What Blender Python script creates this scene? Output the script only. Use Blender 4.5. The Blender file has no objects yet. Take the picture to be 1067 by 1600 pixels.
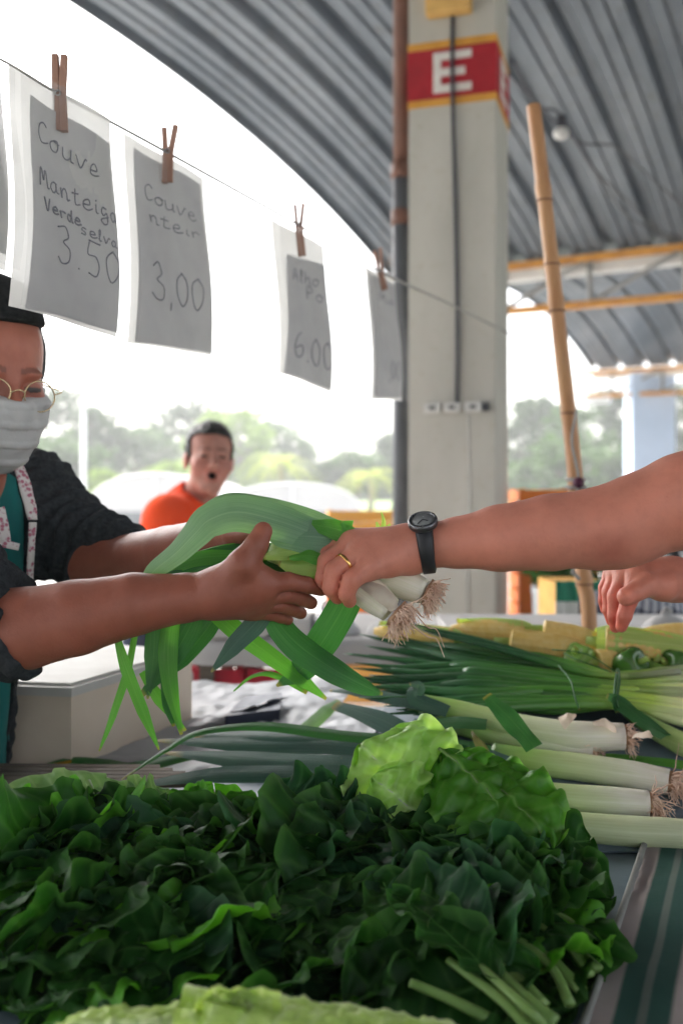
import bpy, bmesh, math, random
import numpy as np
from mathutils import Vector, Matrix, noise
import openvdb

# ------------------------------------------------------------------ camera, sky, sun, exposure
scene = bpy.context.scene
R = math.radians
CAM_Z = 1.30
cam = bpy.data.cameras.new('camera'); cam_ob = bpy.data.objects.new('camera', cam)
scene.collection.objects.link(cam_ob); scene.camera = cam_ob
cam_ob.location = (0, 0, CAM_Z); cam_ob.rotation_euler = (R(90), 0, 0)
cam.sensor_fit = 'VERTICAL'; cam.sensor_height = 36; cam.sensor_width = 24; cam.lens = 35.0
cam.shift_y = -20 / 1600; cam.clip_start = 0.05; cam.clip_end = 2000
cam.dof.use_dof = True; cam.dof.focus_distance = 1.14; cam.dof.aperture_fstop = 3.8
SUN_EL, SUN_AZ = R(52), R(-38)          # behind the stall, to the left
world = bpy.data.worlds.new('World'); scene.world = world; world.use_nodes = True
_n = world.node_tree.nodes; _bg = _n['Background']
_sky = _n.new('ShaderNodeTexSky'); _sky.sky_type = 'NISHITA'; _sky.sun_disc = False
_sky.sun_elevation = SUN_EL; _sky.sun_rotation = SUN_AZ; _sky.air_density = 1.0; _sky.dust_density = 7.0; _sky.ozone_density = 1.0
_hs = _n.new('ShaderNodeHueSaturation'); _hs.inputs['Saturation'].default_value = .32      # a milky overcast sky
world.node_tree.links.new(_sky.outputs[0], _hs.inputs['Color']); world.node_tree.links.new(_hs.outputs[0], _bg.inputs[0]); _bg.inputs[1].default_value = 0.15
sun = bpy.data.lights.new('sun', 'SUN'); sun.energy = 1.4; sun.angle = R(14); sun.color = (1, .94, .85)
sun_ob = bpy.data.objects.new('sun', sun); scene.collection.objects.link(sun_ob)
_d = Vector((math.sin(SUN_AZ) * math.cos(SUN_EL), math.cos(SUN_AZ) * math.cos(SUN_EL), math.sin(SUN_EL)))
sun_ob.rotation_euler = _d.to_track_quat('Z', 'Y').to_euler(); sun_ob.location = _d * 50
scene.view_settings.view_transform = 'Standard'; scene.view_settings.look = 'None'
scene.view_settings.exposure = 2.4; scene.view_settings.gamma = 1
scene.cycles.use_denoising = True
scene.cycles.max_bounces = 10; scene.cycles.diffuse_bounces = 5; scene.cycles.transparent_max_bounces = 16
scene.cycles.volume_bounces = 1
scene.cycles.sample_clamp_indirect = 6

# ------------------------------------------------------------------ helpers
F, CX, HY = 1555.6, 533.5, 780.0
def P(px, py, d):
    """a place d metres in front of the lens, seen at (px, py) of the photograph"""
    return Vector(((px - CX) / F * d, d, CAM_Z + (HY - py) / F * d))
rng = random.Random(7)
ORG = {}
def link(o): scene.collection.objects.link(o); return o
def tag(o, label=None, cat=None, group=None, kind=None):
    if label: o['label'] = label
    if cat: o['category'] = cat
    if group: o['group'] = group
    if kind: o['kind'] = kind
    return o
def thing(name, label, cat, loc=(0, 0, 0), group=None):
    o = bpy.data.objects.new(name, None); link(o); o.location = loc; o.empty_display_size = .05
    ORG[o.name] = Vector(loc); return tag(o, label, cat, group)
def put(o, parent=None):
    link(o)
    if parent is not None: o.parent = parent; ORG[o.name] = ORG.get(parent.name, Vector())
    return o
def from_arrays(name, V, Fc, mat, parent=None, uv=None, smooth=True, col=None):
    off = ORG.get(parent.name, Vector()) if parent is not None else Vector()
    V = np.asarray(V, dtype=np.float64) - np.array(off)
    me = bpy.data.meshes.new(name); me.from_pydata(V.tolist(), [], [list(map(int, f)) for f in Fc]); me.update()
    if uv is not None:
        l = me.uv_layers.new(name='UVMap'); ix = np.empty(len(me.loops), dtype=np.int32); me.loops.foreach_get('vertex_index', ix)
        l.data.foreach_set('uv', np.asarray(uv, dtype=np.float32)[ix].ravel())
    if col is not None:
        at = me.color_attributes.new('col', 'FLOAT_COLOR', 'POINT')
        c4 = np.ones((len(V), 4), dtype=np.float32); c4[:, :3] = col; at.data.foreach_set('color', c4.ravel())
    if smooth: me.polygons.foreach_set('use_smooth', [True] * len(me.polygons))
    if mat: me.materials.append(mat)
    return put(bpy.data.objects.new(name, me), parent)

def spline(pts, n):
    """Catmull-Rom through pts (Vectors or tuples), n samples"""
    p = [np.array(q, dtype=float) for q in pts]
    if len(p) == 2: return [Vector(p[0] + (p[1] - p[0]) * i / (n - 1)) if len(p[0]) == 3 else p[0] + (p[1] - p[0]) * i / (n - 1) for i in range(n)]
    p = [2 * p[0] - p[1]] + p + [2 * p[-1] - p[-2]]
    m = len(p) - 3; out = []
    for i in range(n):
        t = i / (n - 1) * m; k = min(int(t), m - 1); t -= k
        a, b, c, d = p[k:k + 4]
        v = .5 * (2 * b + (c - a) * t + (2 * a - 5 * b + 4 * c - d) * t * t + (3 * b - a - 3 * c + d) * t ** 3)
        out.append(Vector(v) if len(v) == 3 else v)
    return out
def lerp_list(ws, n):
    x = np.linspace(0, 1, len(ws)); return np.interp(np.linspace(0, 1, n), x, ws)

class MB:
    def __init__(s): s.v, s.f, s.uv = [], [], []
    def add(s, V, Fc, UV=None):
        k = len(s.v); s.v += [tuple(q) for q in V]; s.f += [tuple(i + k for i in f) for f in Fc]
        s.uv += [tuple(q) for q in UV] if UV is not None else [(0, 0)] * len(V); return s
    def box(s, c, size, rot=None, bev=0):
        bm = bmesh.new(); bmesh.ops.create_cube(bm, size=1)
        bmesh.ops.scale(bm, vec=size, verts=bm.verts)
        if bev: bmesh.ops.bevel(bm, geom=bm.edges[:], offset=bev, segments=2, affect='EDGES', profile=.6)
        if rot is not None: bmesh.ops.transform(bm, matrix=rot.to_4x4(), verts=bm.verts)
        bmesh.ops.translate(bm, vec=Vector(c), verts=bm.verts)
        bm.verts.index_update(); s.add([v.co[:] for v in bm.verts], [[v.index for v in f.verts] for f in bm.faces]); bm.free(); return s
    def bar(s, a, b, w, h, up=(0, 0, 1)):
        a, b = Vector(a), Vector(b); t = (b - a).normalized(); sd = t.cross(Vector(up))
        if sd.length < 1e-4: sd = t.cross(Vector((1, 0, 0)))
        sd.normalize(); u = sd.cross(t)
        V = [p + sd * (x * w / 2) + u * (y * h / 2) for p in (a, b) for x, y in ((-1, -1), (1, -1), (1, 1), (-1, 1))]
        return s.add(V, [(0, 1, 2, 3), (7, 6, 5, 4), (0, 4, 5, 1), (1, 5, 6, 2), (2, 6, 7, 3), (3, 7, 4, 0)])
    def tube(s, pts, rad, seg=10, cap=True, flat=1.0, hint=(0, 0, 1), squash_dir=None):
        pts = [Vector(p) for p in pts]; n = len(pts)
        rad = [rad] * n if isinstance(rad, (int, float)) else list(rad)
        V, UV, Fc = [], [], []; prev = None
        for i, p in enumerate(pts):
            t = (pts[min(i + 1, n - 1)] - pts[max(i - 1, 0)]).normalized()
            if prev is None:
                a = Vector(hint); a = a - t * a.dot(t)
                if a.length < 1e-3: a = Vector((1, 0, 0)); a = a - t * a.dot(t)
            else: a = prev - t * prev.dot(t)
            a.normalize(); prev = a; b = t.cross(a)
            for k in range(seg):
                q = 2 * math.pi * k / seg
                V.append(p + a * (math.cos(q) * rad[i] * flat) + b * (math.sin(q) * rad[i])); UV.append((i / (n - 1), k / seg))
        for i in range(n - 1):
            for k in range(seg):
                k2 = (k + 1) % seg; Fc.append((i * seg + k, i * seg + k2, (i + 1) * seg + k2, (i + 1) * seg + k))
        if cap: Fc.append(tuple(range(seg - 1, -1, -1))); Fc.append(tuple((n - 1) * seg + k for k in range(seg)))
        return s.add(V, Fc, UV)
    def ribbon(s, pts, widths, normals, n=24, nv=7, fold=.25, wave=0, wfreq=3, ph=0, cup=0):
        """a strap leaf: pts its midline, widths half-widths, normals the way the face looks"""
        c = spline(pts, n); w = lerp_list(widths, n); N = spline(normals, n) if len(normals) > 1 else [Vector(normals[0])] * n
        V, UV, Fc = [], [], []
        for i in range(n):
            t = (c[min(i + 1, n - 1)] - c[max(i - 1, 0)]).normalized(); nn = Vector(N[i]); nn = (nn - t * nn.dot(t)).normalized(); sd = t.cross(nn)
            for j in range(nv):
                v = -1 + 2 * j / (nv - 1)
                z = -fold * w[i] * (abs(v) ** 1.3) + cup * w[i] * v * v + wave * w[i] * math.sin(wfreq * 6.28 * i / n + ph + (1.7 if v > 0 else 0)) * v * v
                V.append(c[i] + sd * (v * w[i]) + nn * z); UV.append((i / (n - 1), j / (nv - 1)))
        for i in range(n - 1):
            for j in range(nv - 1):
                Fc.append((i * nv + j, i * nv + j + 1, (i + 1) * nv + j + 1, (i + 1) * nv + j))
        return s.add(V, Fc, UV)
    def lathe(s, prof, c, axis=(0, 0, 1), seg=24, wob=None):
        q = Vector((0, 0, 1)).rotation_difference(Vector(axis)); V, UV, Fc = [], [], []; n = len(prof)
        for i, (r, z) in enumerate(prof):
            for k in range(seg):
                a = 2 * math.pi * k / seg; rr = r * (wob(a, i / (n - 1)) if wob else 1)
                V.append(Vector(c) + q @ Vector((rr * math.cos(a), rr * math.sin(a), z))); UV.append((i / (n - 1), k / seg))
        for i in range(n - 1):
            for k in range(seg):
                k2 = (k + 1) % seg; Fc.append((i * seg + k, i * seg + k2, (i + 1) * seg + k2, (i + 1) * seg + k))
        return s.add(V, Fc, UV)
    def sheet(s, fn, nu, nv):
        V = [fn(i / (nu - 1), j / (nv - 1)) for i in range(nu) for j in range(nv)]
        UV = [(i / (nu - 1), j / (nv - 1)) for i in range(nu) for j in range(nv)]
        return s.add(V, [(i * nv + j, i * nv + j + 1, (i + 1) * nv + j + 1, (i + 1) * nv + j) for i in range(nu - 1) for j in range(nv - 1)], UV)
    def build(s, name, mat, parent=None, smooth=True, auto=None, solid=0):
        o = from_arrays(name, s.v, s.f, mat, parent, s.uv, smooth)
        if auto is not None:
            o.data.set_sharp_from_angle(angle=R(auto))
        if solid:
            m = o.modifiers.new('thickness', 'SOLIDIFY'); m.thickness = solid; m.offset = 0
        return o

# ------------------------------------------------------------------ materials
def srgb(h):
    h = h.lstrip('#'); c = [int(h[i:i + 2], 16) / 255 for i in (0, 2, 4)]
    return tuple((x / 12.92 if x <= .04045 else ((x + .055) / 1.055) ** 2.4) for x in c)
class NT:
    def __init__(s, name):
        s.m = bpy.data.materials.new(name); s.m.use_nodes = True; s.t = s.m.node_tree; s.n = s.t.nodes
        s.b = s.n['Principled BSDF']; s.out = s.n['Material Output']
    def new(s, typ, **kw):
        x = s.n.new('ShaderNode' + typ)
        for k, v in kw.items(): setattr(x, k, v)
        return x
    def ln(s, a, b): s.t.links.new(a, b)
    def val(s, sock, v):
        if hasattr(v, 'links') or isinstance(v, bpy.types.NodeSocket): s.ln(v, sock)
        else: sock.default_value = v
    def math(s, op, a, b=None, clamp=False):
        x = s.new('Math', operation=op); x.use_clamp = clamp; s.val(x.inputs[0], a)
        if b is not None: s.val(x.inputs[1], b)
        return x.outputs[0]
    def ramp(s, fac, stops, interp='LINEAR'):
        x = s.new('ValToRGB'); x.color_ramp.interpolation = interp; e = x.color_ramp.elements
        while len(e) < len(stops): e.new(.5)
        for q, (p, c) in zip(e, stops): q.position = p; q.color = (*c, 1) if len(c) == 3 else c
        s.ln(fac, x.inputs[0]); return x.outputs[0]
    def mix(s, fac, a, b, blend='MIX'):
        x = s.new('MixRGB', blend_type=blend); s.val(x.inputs[0], fac)
        for k, c in ((1, a), (2, b)):
            if isinstance(c, tuple): x.inputs[k].default_value = (*c, 1)
            else: s.ln(c, x.inputs[k])
        return x.outputs[0]
    def noise(s, scale, detail=4, rough=.55, coord='Object', stretch=None, dist=0):
        tc = s.new('TexCoord'); mp = s.new('Mapping'); s.ln(tc.outputs[coord], mp.inputs[0])
        if stretch: mp.inputs['Scale'].default_value = stretch
        x = s.new('TexNoise'); s.ln(mp.outputs[0], x.inputs['Vector'])
        x.inputs['Scale'].default_value = scale; x.inputs['Detail'].default_value = detail; x.inputs['Roughness'].default_value = rough; x.inputs['Distortion'].default_value = dist
        return x.outputs['Fac']
    def uv(s):
        tc = s.new('TexCoord'); sp = s.new('SeparateXYZ'); s.ln(tc.outputs['UV'], sp.inputs[0]); return sp.outputs[0], sp.outputs[1]
    def bump(s, h, strength=.3, dist=.01):
        x = s.new('Bump'); x.inputs['Strength'].default_value = strength; x.inputs['Distance'].default_value = dist
        s.ln(h, x.inputs['Height']); s.ln(x.outputs[0], s.b.inputs['Normal']); return x.outputs[0]
    def done(s, col=None, rough=.6, spec=.35, metal=0, transl=0, tcol=None, normal=None):
        b = s.b
        if col is not None: s.val(b.inputs['Base Color'], (*col, 1) if isinstance(col, tuple) else col)
        s.val(b.inputs['Roughness'], rough); b.inputs['Specular IOR Level'].default_value = spec; b.inputs['Metallic'].default_value = metal
        if transl:
            tr = s.new('BsdfTranslucent'); c = tcol if tcol is not None else col
            s.val(tr.inputs[0], (*c, 1) if isinstance(c, tuple) else c)
            mx = s.new('MixShader'); mx.inputs[0].default_value = transl
            s.ln(b.outputs[0], mx.inputs[1]); s.ln(tr.outputs[0], mx.inputs[2]); s.ln(mx.outputs[0], s.out.inputs[0])
        return s.m
def plain(name, c1, c2=None, scale=12, rough=.6, spec=.35, bump=0, bscale=60, metal=0, detail=4, transl=0, stretch=None, bd=.004):
    t = NT(name); c2 = c2 or tuple(x * .75 for x in c1)
    col = t.ramp(t.noise(scale, detail, stretch=stretch), [(.3, c2), (.7, c1)])
    if bump: t.bump(t.noise(bscale, 4, stretch=stretch), bump, bd)
    rg = t.ramp(t.noise(scale * 2.3, 3), [(.3, (rough * .85,) * 3), (.7, (min(1, rough * 1.15),) * 3)])
    return t.done(col, rg, spec, metal, transl)
def leaf_mat(name, dark, light, rib, transl=.35, veins=9, rough=.42, scale=14, ribw=.05, spec=.4, bumps=.35, tboost=1.5):
    """blade with a pale midrib and side veins laid along its own UV"""
    t = NT(name); u, v = t.uv(); a = t.math('ABSOLUTE', t.math('SUBTRACT', v, .5))
    base = t.ramp(t.noise(scale, 5), [(.3, dark), (.72, light)])
    ph = t.math('SUBTRACT', t.math('MULTIPLY', u, veins * 6.283), t.math('MULTIPLY', a, 16))
    vn = t.math('POWER', t.math('ABSOLUTE', t.math('SINE', t.math('MULTIPLY', ph, .5))), 14)
    mid = t.math('SUBTRACT', 1, t.math('DIVIDE', a, ribw), True)
    k = t.math('MAXIMUM', t.math('MULTIPLY', vn, .35), mid)
    gi_ = t.new('NewGeometry'); rv = t.ramp(gi_.outputs['Random Per Island'], [(0, (.62, .62, .62)), (.5, (1, 1, .96)), (1, (1.45, 1.35, 1.05))]); base = t.mix(1.0, base, rv, 'MULTIPLY')
    base = t.mix(t.math('MULTIPLY', t.math('SUBTRACT', t.math('MULTIPLY', a, 2), .86, True), 3.0, True), base, rib)  # paler margin: partly the leaf's own, partly edge light painted into the colour
    col = t.mix(t.math('MULTIPLY', k, .8), base, rib)
    h = t.math('ADD', t.math('MULTIPLY', t.noise(55, 3), .7), t.math('MULTIPLY', k, -.6))
    t.bump(h, bumps, .004)
    tc = t.mix(1.0, col, (tboost, tboost * 1.05, tboost * .45), 'MULTIPLY')
    return t.done(col, rough, spec, 0, transl, tc)
def strap_mat(name, dark, light, pale, transl=.3, rough=.38, spec=.45, base_at=.0, base_col=None):
    """leek blade: fine parallel veins down its length; pale at the foot if asked"""
    t = NT(name); u, v = t.uv()
    cb = t.new('CombineXYZ'); t.ln(t.math('MULTIPLY', u, 2.2), cb.inputs[0]); t.ln(t.math('MULTIPLY', v, 64), cb.inputs[1])
    x = t.new('TexNoise'); t.ln(cb.outputs[0], x.inputs['Vector']); x.inputs['Scale'].default_value = 1; x.inputs['Detail'].default_value = 3
    st = x.outputs['Fac']
    col = t.mix(t.noise(9, 4), dark, light)
    col = t.mix(t.math('MULTIPLY', t.math('SUBTRACT', st, .42, True), 1.7, True), col, pale)
    col = t.mix(t.math('MULTIPLY', t.math('SUBTRACT', .42, st, True), 2.6, True), col, dark)
    mid = t.math('SUBTRACT', 1, t.math('DIVIDE', t.math('ABSOLUTE', t.math('SUBTRACT', v, .5)), .03), True)
    col = t.mix(t.math('MULTIPLY', mid, .45), col, pale)
    if base_col: col = t.mix(t.math('SUBTRACT', 1, t.math('DIVIDE', u, base_at), True), col, base_col)
    spot = t.math('GREATER_THAN', t.noise(38, 2, coord='Object'), .76)
    col = t.mix(t.math('MULTIPLY', spot, .5), col, (.45, .42, .12))
    tip_ = t.math('MULTIPLY', t.math('SUBTRACT', t.math('ADD', u, t.math('MULTIPLY', t.noise(30, 3), .05)), .972, True), 26, True)
    col = t.mix(t.math('MULTIPLY', tip_, .8), col, (.34, .27, .08))
    t.bump(st, .45, .002)
    tc = t.mix(1.0, col, (1.7, 1.9, .7), 'MULTIPLY')
    return t.done(col, rough, spec, 0, transl, tc)

# ------------------------------------------------------------------ signed-distance bodies
class Field:
    def __init__(s, lo, hi, vox):
        s.vox = vox; s.lo = np.array(lo, dtype=np.float32)
        n = np.ceil((np.array(hi) - np.array(lo)) / vox).astype(int) + 1
        ax = [s.lo[k] + vox * np.arange(n[k], dtype=np.float32) for k in range(3)]
        s.X, s.Y, s.Z = np.meshgrid(*ax, indexing='ij')
    def cone(s, a, b, ra, rb, flat=None):
        """tapered capsule; flat=(direction, factor) squeezes it along a direction"""
        a = np.array(a, dtype=np.float32); b = np.array(b, dtype=np.float32); ab = b - a; L = float(ab @ ab) + 1e-12
        m = max(ra, rb) + .03; sl = []
        for k in range(3):
            i0 = int((min(a[k], b[k]) - m - s.lo[k]) / s.vox); i1 = int((max(a[k], b[k]) + m - s.lo[k]) / s.vox) + 2
            sl.append(slice(max(0, i0), max(0, i1)))
        sl = tuple(sl); out = np.full(s.X.shape, .5, dtype=np.float32)
        x, y, z = s.X[sl] - a[0], s.Y[sl] - a[1], s.Z[sl] - a[2]
        if x.size == 0: return out
        t = np.clip((x * ab[0] + y * ab[1] + z * ab[2]) / L, 0, 1)
        x, y, z = x - t * ab[0], y - t * ab[1], z - t * ab[2]
        if flat:
            d = np.array(flat[0], dtype=np.float32); d /= np.linalg.norm(d); k = x * d[0] + y * d[1] + z * d[2]; g = 1 / flat[1] - 1
            x, y, z = x + d[0] * k * g, y + d[1] * k * g, z + d[2] * k * g
        d = np.sqrt(x * x + y * y + z * z) - (ra + (rb - ra) * t)
        out[sl] = d * flat[1] if flat and flat[1] < 1 else d
        return out
    def ell(s, c, r, M=None):
        q = np.stack([s.X - c[0], s.Y - c[1], s.Z - c[2]], -1)
        if M is not None: q = q @ np.array(M, dtype=np.float32)
        r = np.array(r, dtype=np.float32); k0 = np.sqrt(((q / r) ** 2).sum(-1)) + 1e-6; k1 = np.sqrt(((q / (r * r)) ** 2).sum(-1)) + 1e-6
        return k0 * (k0 - 1) / k1
    def half(s, p, n):
        n = np.array(n, dtype=np.float32); n /= np.linalg.norm(n)
        return (s.X - p[0]) * n[0] + (s.Y - p[1]) * n[1] + (s.Z - p[2]) * n[2]
    def chain(s, js, k=.004, flat=None):
        d = None
        for (a, ra), (b, rb) in zip(js[:-1], js[1:]):
            e = s.cone(a, b, ra, rb, flat); d = e if d is None else smin(d, e, k)
        return d
    def mesh(s, D):
        w = 3 * s.vox; g = openvdb.FloatGrid(w); g.copyFromArray(np.clip(D, -w, w).astype(np.float32))
        p, q = g.convertToQuads(isovalue=0)
        p = p * s.vox + s.lo
        q = np.asarray(q)[:, ::-1]
        a, b, c, d = (p[q[:, i]] for i in range(4))
        vol = (np.einsum('ij,ij->i', a, np.cross(b, c)) + np.einsum('ij,ij->i', a, np.cross(c, d))).sum()
        if vol < 0: q = q[:, ::-1]
        return p.astype(np.float64), q
def smin(a, b, k):
    h = np.maximum(k - np.abs(a - b), 0) / k
    return np.minimum(a, b) - h * h * k * .25
def smax(a, b, k): return -smin(-a, -b, k)
def vnoise(Pn, scale, seed=0):
    return np.array([noise.noise(Vector(p) * scale + Vector((seed, seed * 1.7, 0))) for p in Pn])
def relax(p, q, it=2, lam=.5):
    n = len(p); e = np.concatenate([q[:, [0, 1]], q[:, [1, 2]], q[:, [2, 3]], q[:, [3, 0]]]); e = np.concatenate([e, e[:, ::-1]])
    cnt = np.bincount(e[:, 0], minlength=n)[:, None]
    for _ in range(it):
        acc = np.zeros_like(p)
        for k in range(3): acc[:, k] = np.bincount(e[:, 0], weights=p[e[:, 1], k], minlength=n)
        p = p + lam * (acc / np.maximum(cnt, 1) - p)
    return p
def vnormals(p, q):
    fn = np.cross(p[q[:, 2]] - p[q[:, 0]], p[q[:, 3]] - p[q[:, 1]]); n = np.zeros_like(p)
    for i in range(4): np.add.at(n, q[:, i], fn)
    return n / (np.linalg.norm(n, axis=1)[:, None] + 1e-12)
# ------------------------------------------------------------------ the setting
m_conc = plain('concrete_floor', (.34, .33, .31), (.22, .215, .2), 3, .85, .2, .3, 30)
m_yard = plain('yard_asphalt', (.30, .30, .29), (.2, .2, .2), .6, .9, .2)
m_grass = plain('grass_ground', (.16, .24, .06), (.08, .14, .03), .4, .9, .1)
tag(MB().add([(-400, -60, -.004), (400, -60, -.004), (400, 700, -.004), (-400, 700, -.004)], [(0, 1, 2, 3)]).build('ground', m_grass, smooth=False), kind='structure')
tag(MB().add([(-60, -50, .0), (60, -50, .0), (60, 44, .0), (-60, 44, .0)], [(0, 1, 2, 3)]).build('yard_pavement', m_yard, smooth=False), kind='structure')

# market roof: shallow arched sheets spanning between trusses, its open end to the left
U2 = Vector((.47, .883, 0)).normalized(); A2 = Vector((-.883, .47, 0)).normalized()
R0 = Vector((.557, 11.71, 0)); ZT = 3.92; RR = 17.3
def roof_pt(s, t, z): return R0 + U2 * s + A2 * t + Vector((0, 0, z))
def arch_z(s, s0, s1):
    h = (s1 - s0) / 2; c = (s0 + s1) / 2; sag = RR - math.sqrt(RR * RR - h * h)
    return ZT + sag - (RR - math.sqrt(RR * RR - (s - c) ** 2))
tag(MB().add([roof_pt(-24, 1.0, .004), roof_pt(11, 1.0, .004), roof_pt(11, -18, .004), roof_pt(-24, -18, .004)], [(0, 1, 2, 3)]).build('market_floor', m_conc, smooth=False), kind='structure')
t = NT('roof_metal')
_c = t.ramp(t.noise(1.6, 6, .6, stretch=(1, .3, 1)), [(.3, (.055, .072, .092)), (.5, (.095, .116, .14)), (.72, (.15, .17, .195))])
_d = t.ramp(t.noise(9, 4), [(.55, (1, 1, 1)), (.8, (.72, .66, .58))])
m_roof = t.done(t.mix(1.0, _c, _d, 'MULTIPLY'), .42, .5, .35)
m_orange = plain('orange_paint', (.66, .31, .05), (.42, .17, .03), 6, .5, .4)
m_steel = plain('grey_steel', (.36, .36, .35), (.22, .21, .2), 5, .55, .4, metal=.3)
m_gutter = plain('white_gutter', (.72, .73, .72), (.55, .55, .53), 3, .6)
roof = thing('market_roof', 'grey corrugated arched metal roof open at its left end, on orange trusses', 'roof', (R0.x, R0.y, ZT))
def roof_bay(s0, s1, t0=0, t1=-10.5, ns=30, first=0):
    prof = []; per = .50; k = 0; tt = t0
    while tt > t1:
        for d, z in ((0, 0), (.045, .085), (.115, .085), (.16, 0), (.245, 0), (.256, .022), (.276, .022), (.287, 0), (.37, 0), (.381, .022), (.401, .022), (.412, 0)): prof.append((tt - d, z))
        tt -= per
    prof.append((tt, 0)); V, Fc = [], []; n = len(prof)
    for i in range(first, ns + 1):
        s = s0 + (s1 - s0) * i / ns; z = arch_z(s, s0, s1)
        for (q, dz) in prof: V.append(roof_pt(s, q, z + dz))
    for i in range(ns - first):
        for j in range(n - 1): Fc.append((i * n + j, i * n + j + 1, (i + 1) * n + j + 1, (i + 1) * n + j))
    o = MB().add(V, Fc).build('roof_sheet', m_roof, roof, smooth=False, solid=.004)
    return o
roof_bay(-11, 0); roof_bay(0, 9.6); roof_bay(-22, -11)  # the last bay is unseen, added behind the camera to shade the stall
def truss(s):
    tr = MB(); tr.bar(roof_pt(s, .15, ZT - .05), roof_pt(s, -10.5, ZT - .05), .09, .07)
    top = tr.build('truss_chord', m_orange, roof, smooth=False)
    MB().bar(roof_pt(s, .15, ZT - .53), roof_pt(s, -10.5, ZT - .60), .09, .07).build('truss_chord', m_orange, roof, smooth=False)
    w = MB(); k = 0; x = -.4
    while x > -10.3:
        w.bar(roof_pt(s, x, ZT - .09), roof_pt(s, x, ZT - .52), .05, .05, (1, 0, 0))
        w.bar(roof_pt(s, x - .04, ZT - .51), roof_pt(s, x - .92, ZT - .09), .045, .045); x -= .98
    w.build('truss_web', m_steel, roof, smooth=False)
    MB().bar(roof_pt(s + .16, 0, ZT - .12), roof_pt(s + .16, -10.5, ZT - .12), .16, .13).build('gutter', m_gutter, roof, smooth=False)
    MB().bar(roof_pt(s + .05, .1, ZT - .62), roof_pt(s + .05, -.35, ZT - .62), .2, .12).build('bracket', m_gutter, roof, smooth=False)
truss(0); truss(9.6); truss(-11)

# the painted concrete column with its E band, cable and sockets
D0 = 4.45; K0 = P(775, HY, D0); th = R(-17); ex = Vector((-math.cos(th), -math.sin(th), 0)); ey = Vector((-math.sin(th), math.cos(th), 0))
ex = Vector((-math.cos(R(17)), math.sin(R(17)), 0)); ey = Vector((math.sin(R(17)), math.cos(R(17)), 0))   # front face runs along ex, side face along ey
CW, CS, CT = .402, .40, 4.88
t = NT('column_paint')
_c = t.ramp(t.noise(2.2, 6, .62, stretch=(1, 1, .35)), [(.3, (.40, .39, .345)), (.6, (.49, .48, .43)), (.8, (.54, .53, .485))])
_s = t.ramp(t.noise(26, 5, .7), [(.57, (1, 1, 1)), (.68, (.92, .89, .83)), (.82, (.70, .64, .55))])
t.bump(t.noise(45, 4), .25, .003)
m_col = t.done(t.mix(1.0, _c, _s, 'MULTIPLY'), .8, .2)
m_red = plain('red_paint', (.40, .017, .028), (.30, .012, .02), 14, .7, .25)
m_yel = plain('yellow_paint', (.66, .33, .055), (.52, .25, .04), 14, .7, .25)
m_white = plain('white_paint', (.72, .70, .66), (.6, .58, .54), 22, .7, .25)
m_cable = plain('dark_cable', (.05, .055, .07), (.03, .03, .04), 30, .5)
m_box = plain('ochre_box', (.68, .42, .13), (.55, .33, .1), 14, .6)
m_sock = plain('socket_plastic', (.62, .62, .60), (.5, .5, .48), 20, .45)
m_dark = plain('dark_hole', (.03, .03, .03), (.02, .02, .02), 10, .6)
col = thing('concrete_column', 'tall cream concrete column with red E band, black cable and sockets', 'column', (K0.x, K0.y, 0))
def cp(x, y, z): return Vector((K0.x, K0.y, 0)) + ex * x + ey * y + Vector((0, 0, z))
def zpx(y, d=D0): return CAM_Z + (HY - y) / F * d
rotc = Matrix((( -ex).to_tuple(), ey.to_tuple(), (0, 0, 1))).transposed()
def cbox(b, x0, x1, y0, y1, z0, z1, bev=0): return b.box(cp((x0 + x1) / 2, (y0 + y1) / 2, (z0 + z1) / 2), (abs(x1 - x0), abs(y1 - y0), abs(z1 - z0)), rotc, bev)
cbox(MB(), 0, CW, 0, CS, 0, CT, .008).build('shaft', m_col, col, smooth=False)
def band(z0, z1, m, nm, e):
    cbox(MB(), -e, CW + e, -e, CS + e, z0, z1, .004).build(nm, m, col, smooth=False)
zb0, zb1 = zpx(143), zpx(64)
band(zb0, zb1, m_red, 'red_band', .004); band(zb0 - .036, zb0, m_yel, 'yellow_band', .003); band(zb1, zb1 + .036, m_yel, 'yellow_band', .003)
def letter_E(side):
    b = MB(); h0, h1 = zb0 + .022, zb1 - .022; k = .035
    if side == 'front':
        q = lambda x0, x1, z0, z1: cbox(b, x0, x1, -.0075, -.0042, z0, z1)
        x1, x0 = .285, .11
        q(x1 - k, x1, h0, h1); q(x0, x1 - k - .0005, h0, h0 + k); q(x0, x1 - k - .0005, h1 - k, h1); q(x0 + .03, x1 - k - .0005, (h0 + h1 - k) / 2, (h0 + h1 + k) / 2)
    else:
        q = lambda y0, y1, z0, z1: cbox(b, -.0075, -.0042, y0, y1, z0, z1)
        y0, y1 = .11, .29
        q(y0, y0 + k, h0, h1); q(y0 + k + .0005, y1, h0, h0 + k); q(y0 + k + .0005, y1, h1 - k, h1); q(y0 + k + .0005, y1 - .03, (h0 + h1 - k) / 2, (h0 + h1 + k) / 2)
    b.build('letter', m_white, col, smooth=False)
letter_E('front'); letter_E('side')
xc = .195
MB().tube(spline([cp(xc, -.012, zpx(5)), cp(xc + .002, -.014, zpx(100)), cp(xc - .004, -.02, zpx(180)), cp(xc - .012, -.014, zpx(300)), cp(xc - .022, -.014, zpx(480)), cp(xc - .02, -.012, zpx(632))], 30), .0095, 8).build('cable', m_cable, col)
MB().tube(spline([cp(xc - .07, -.004, zpx(645)), cp(xc - .075, -.004, zpx(800)), cp(xc - .065, -.004, zpx(900)), cp(xc - .07, -.004, .5)], 16), .003, 6).build('thin_wire', m_sock, col)
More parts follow.
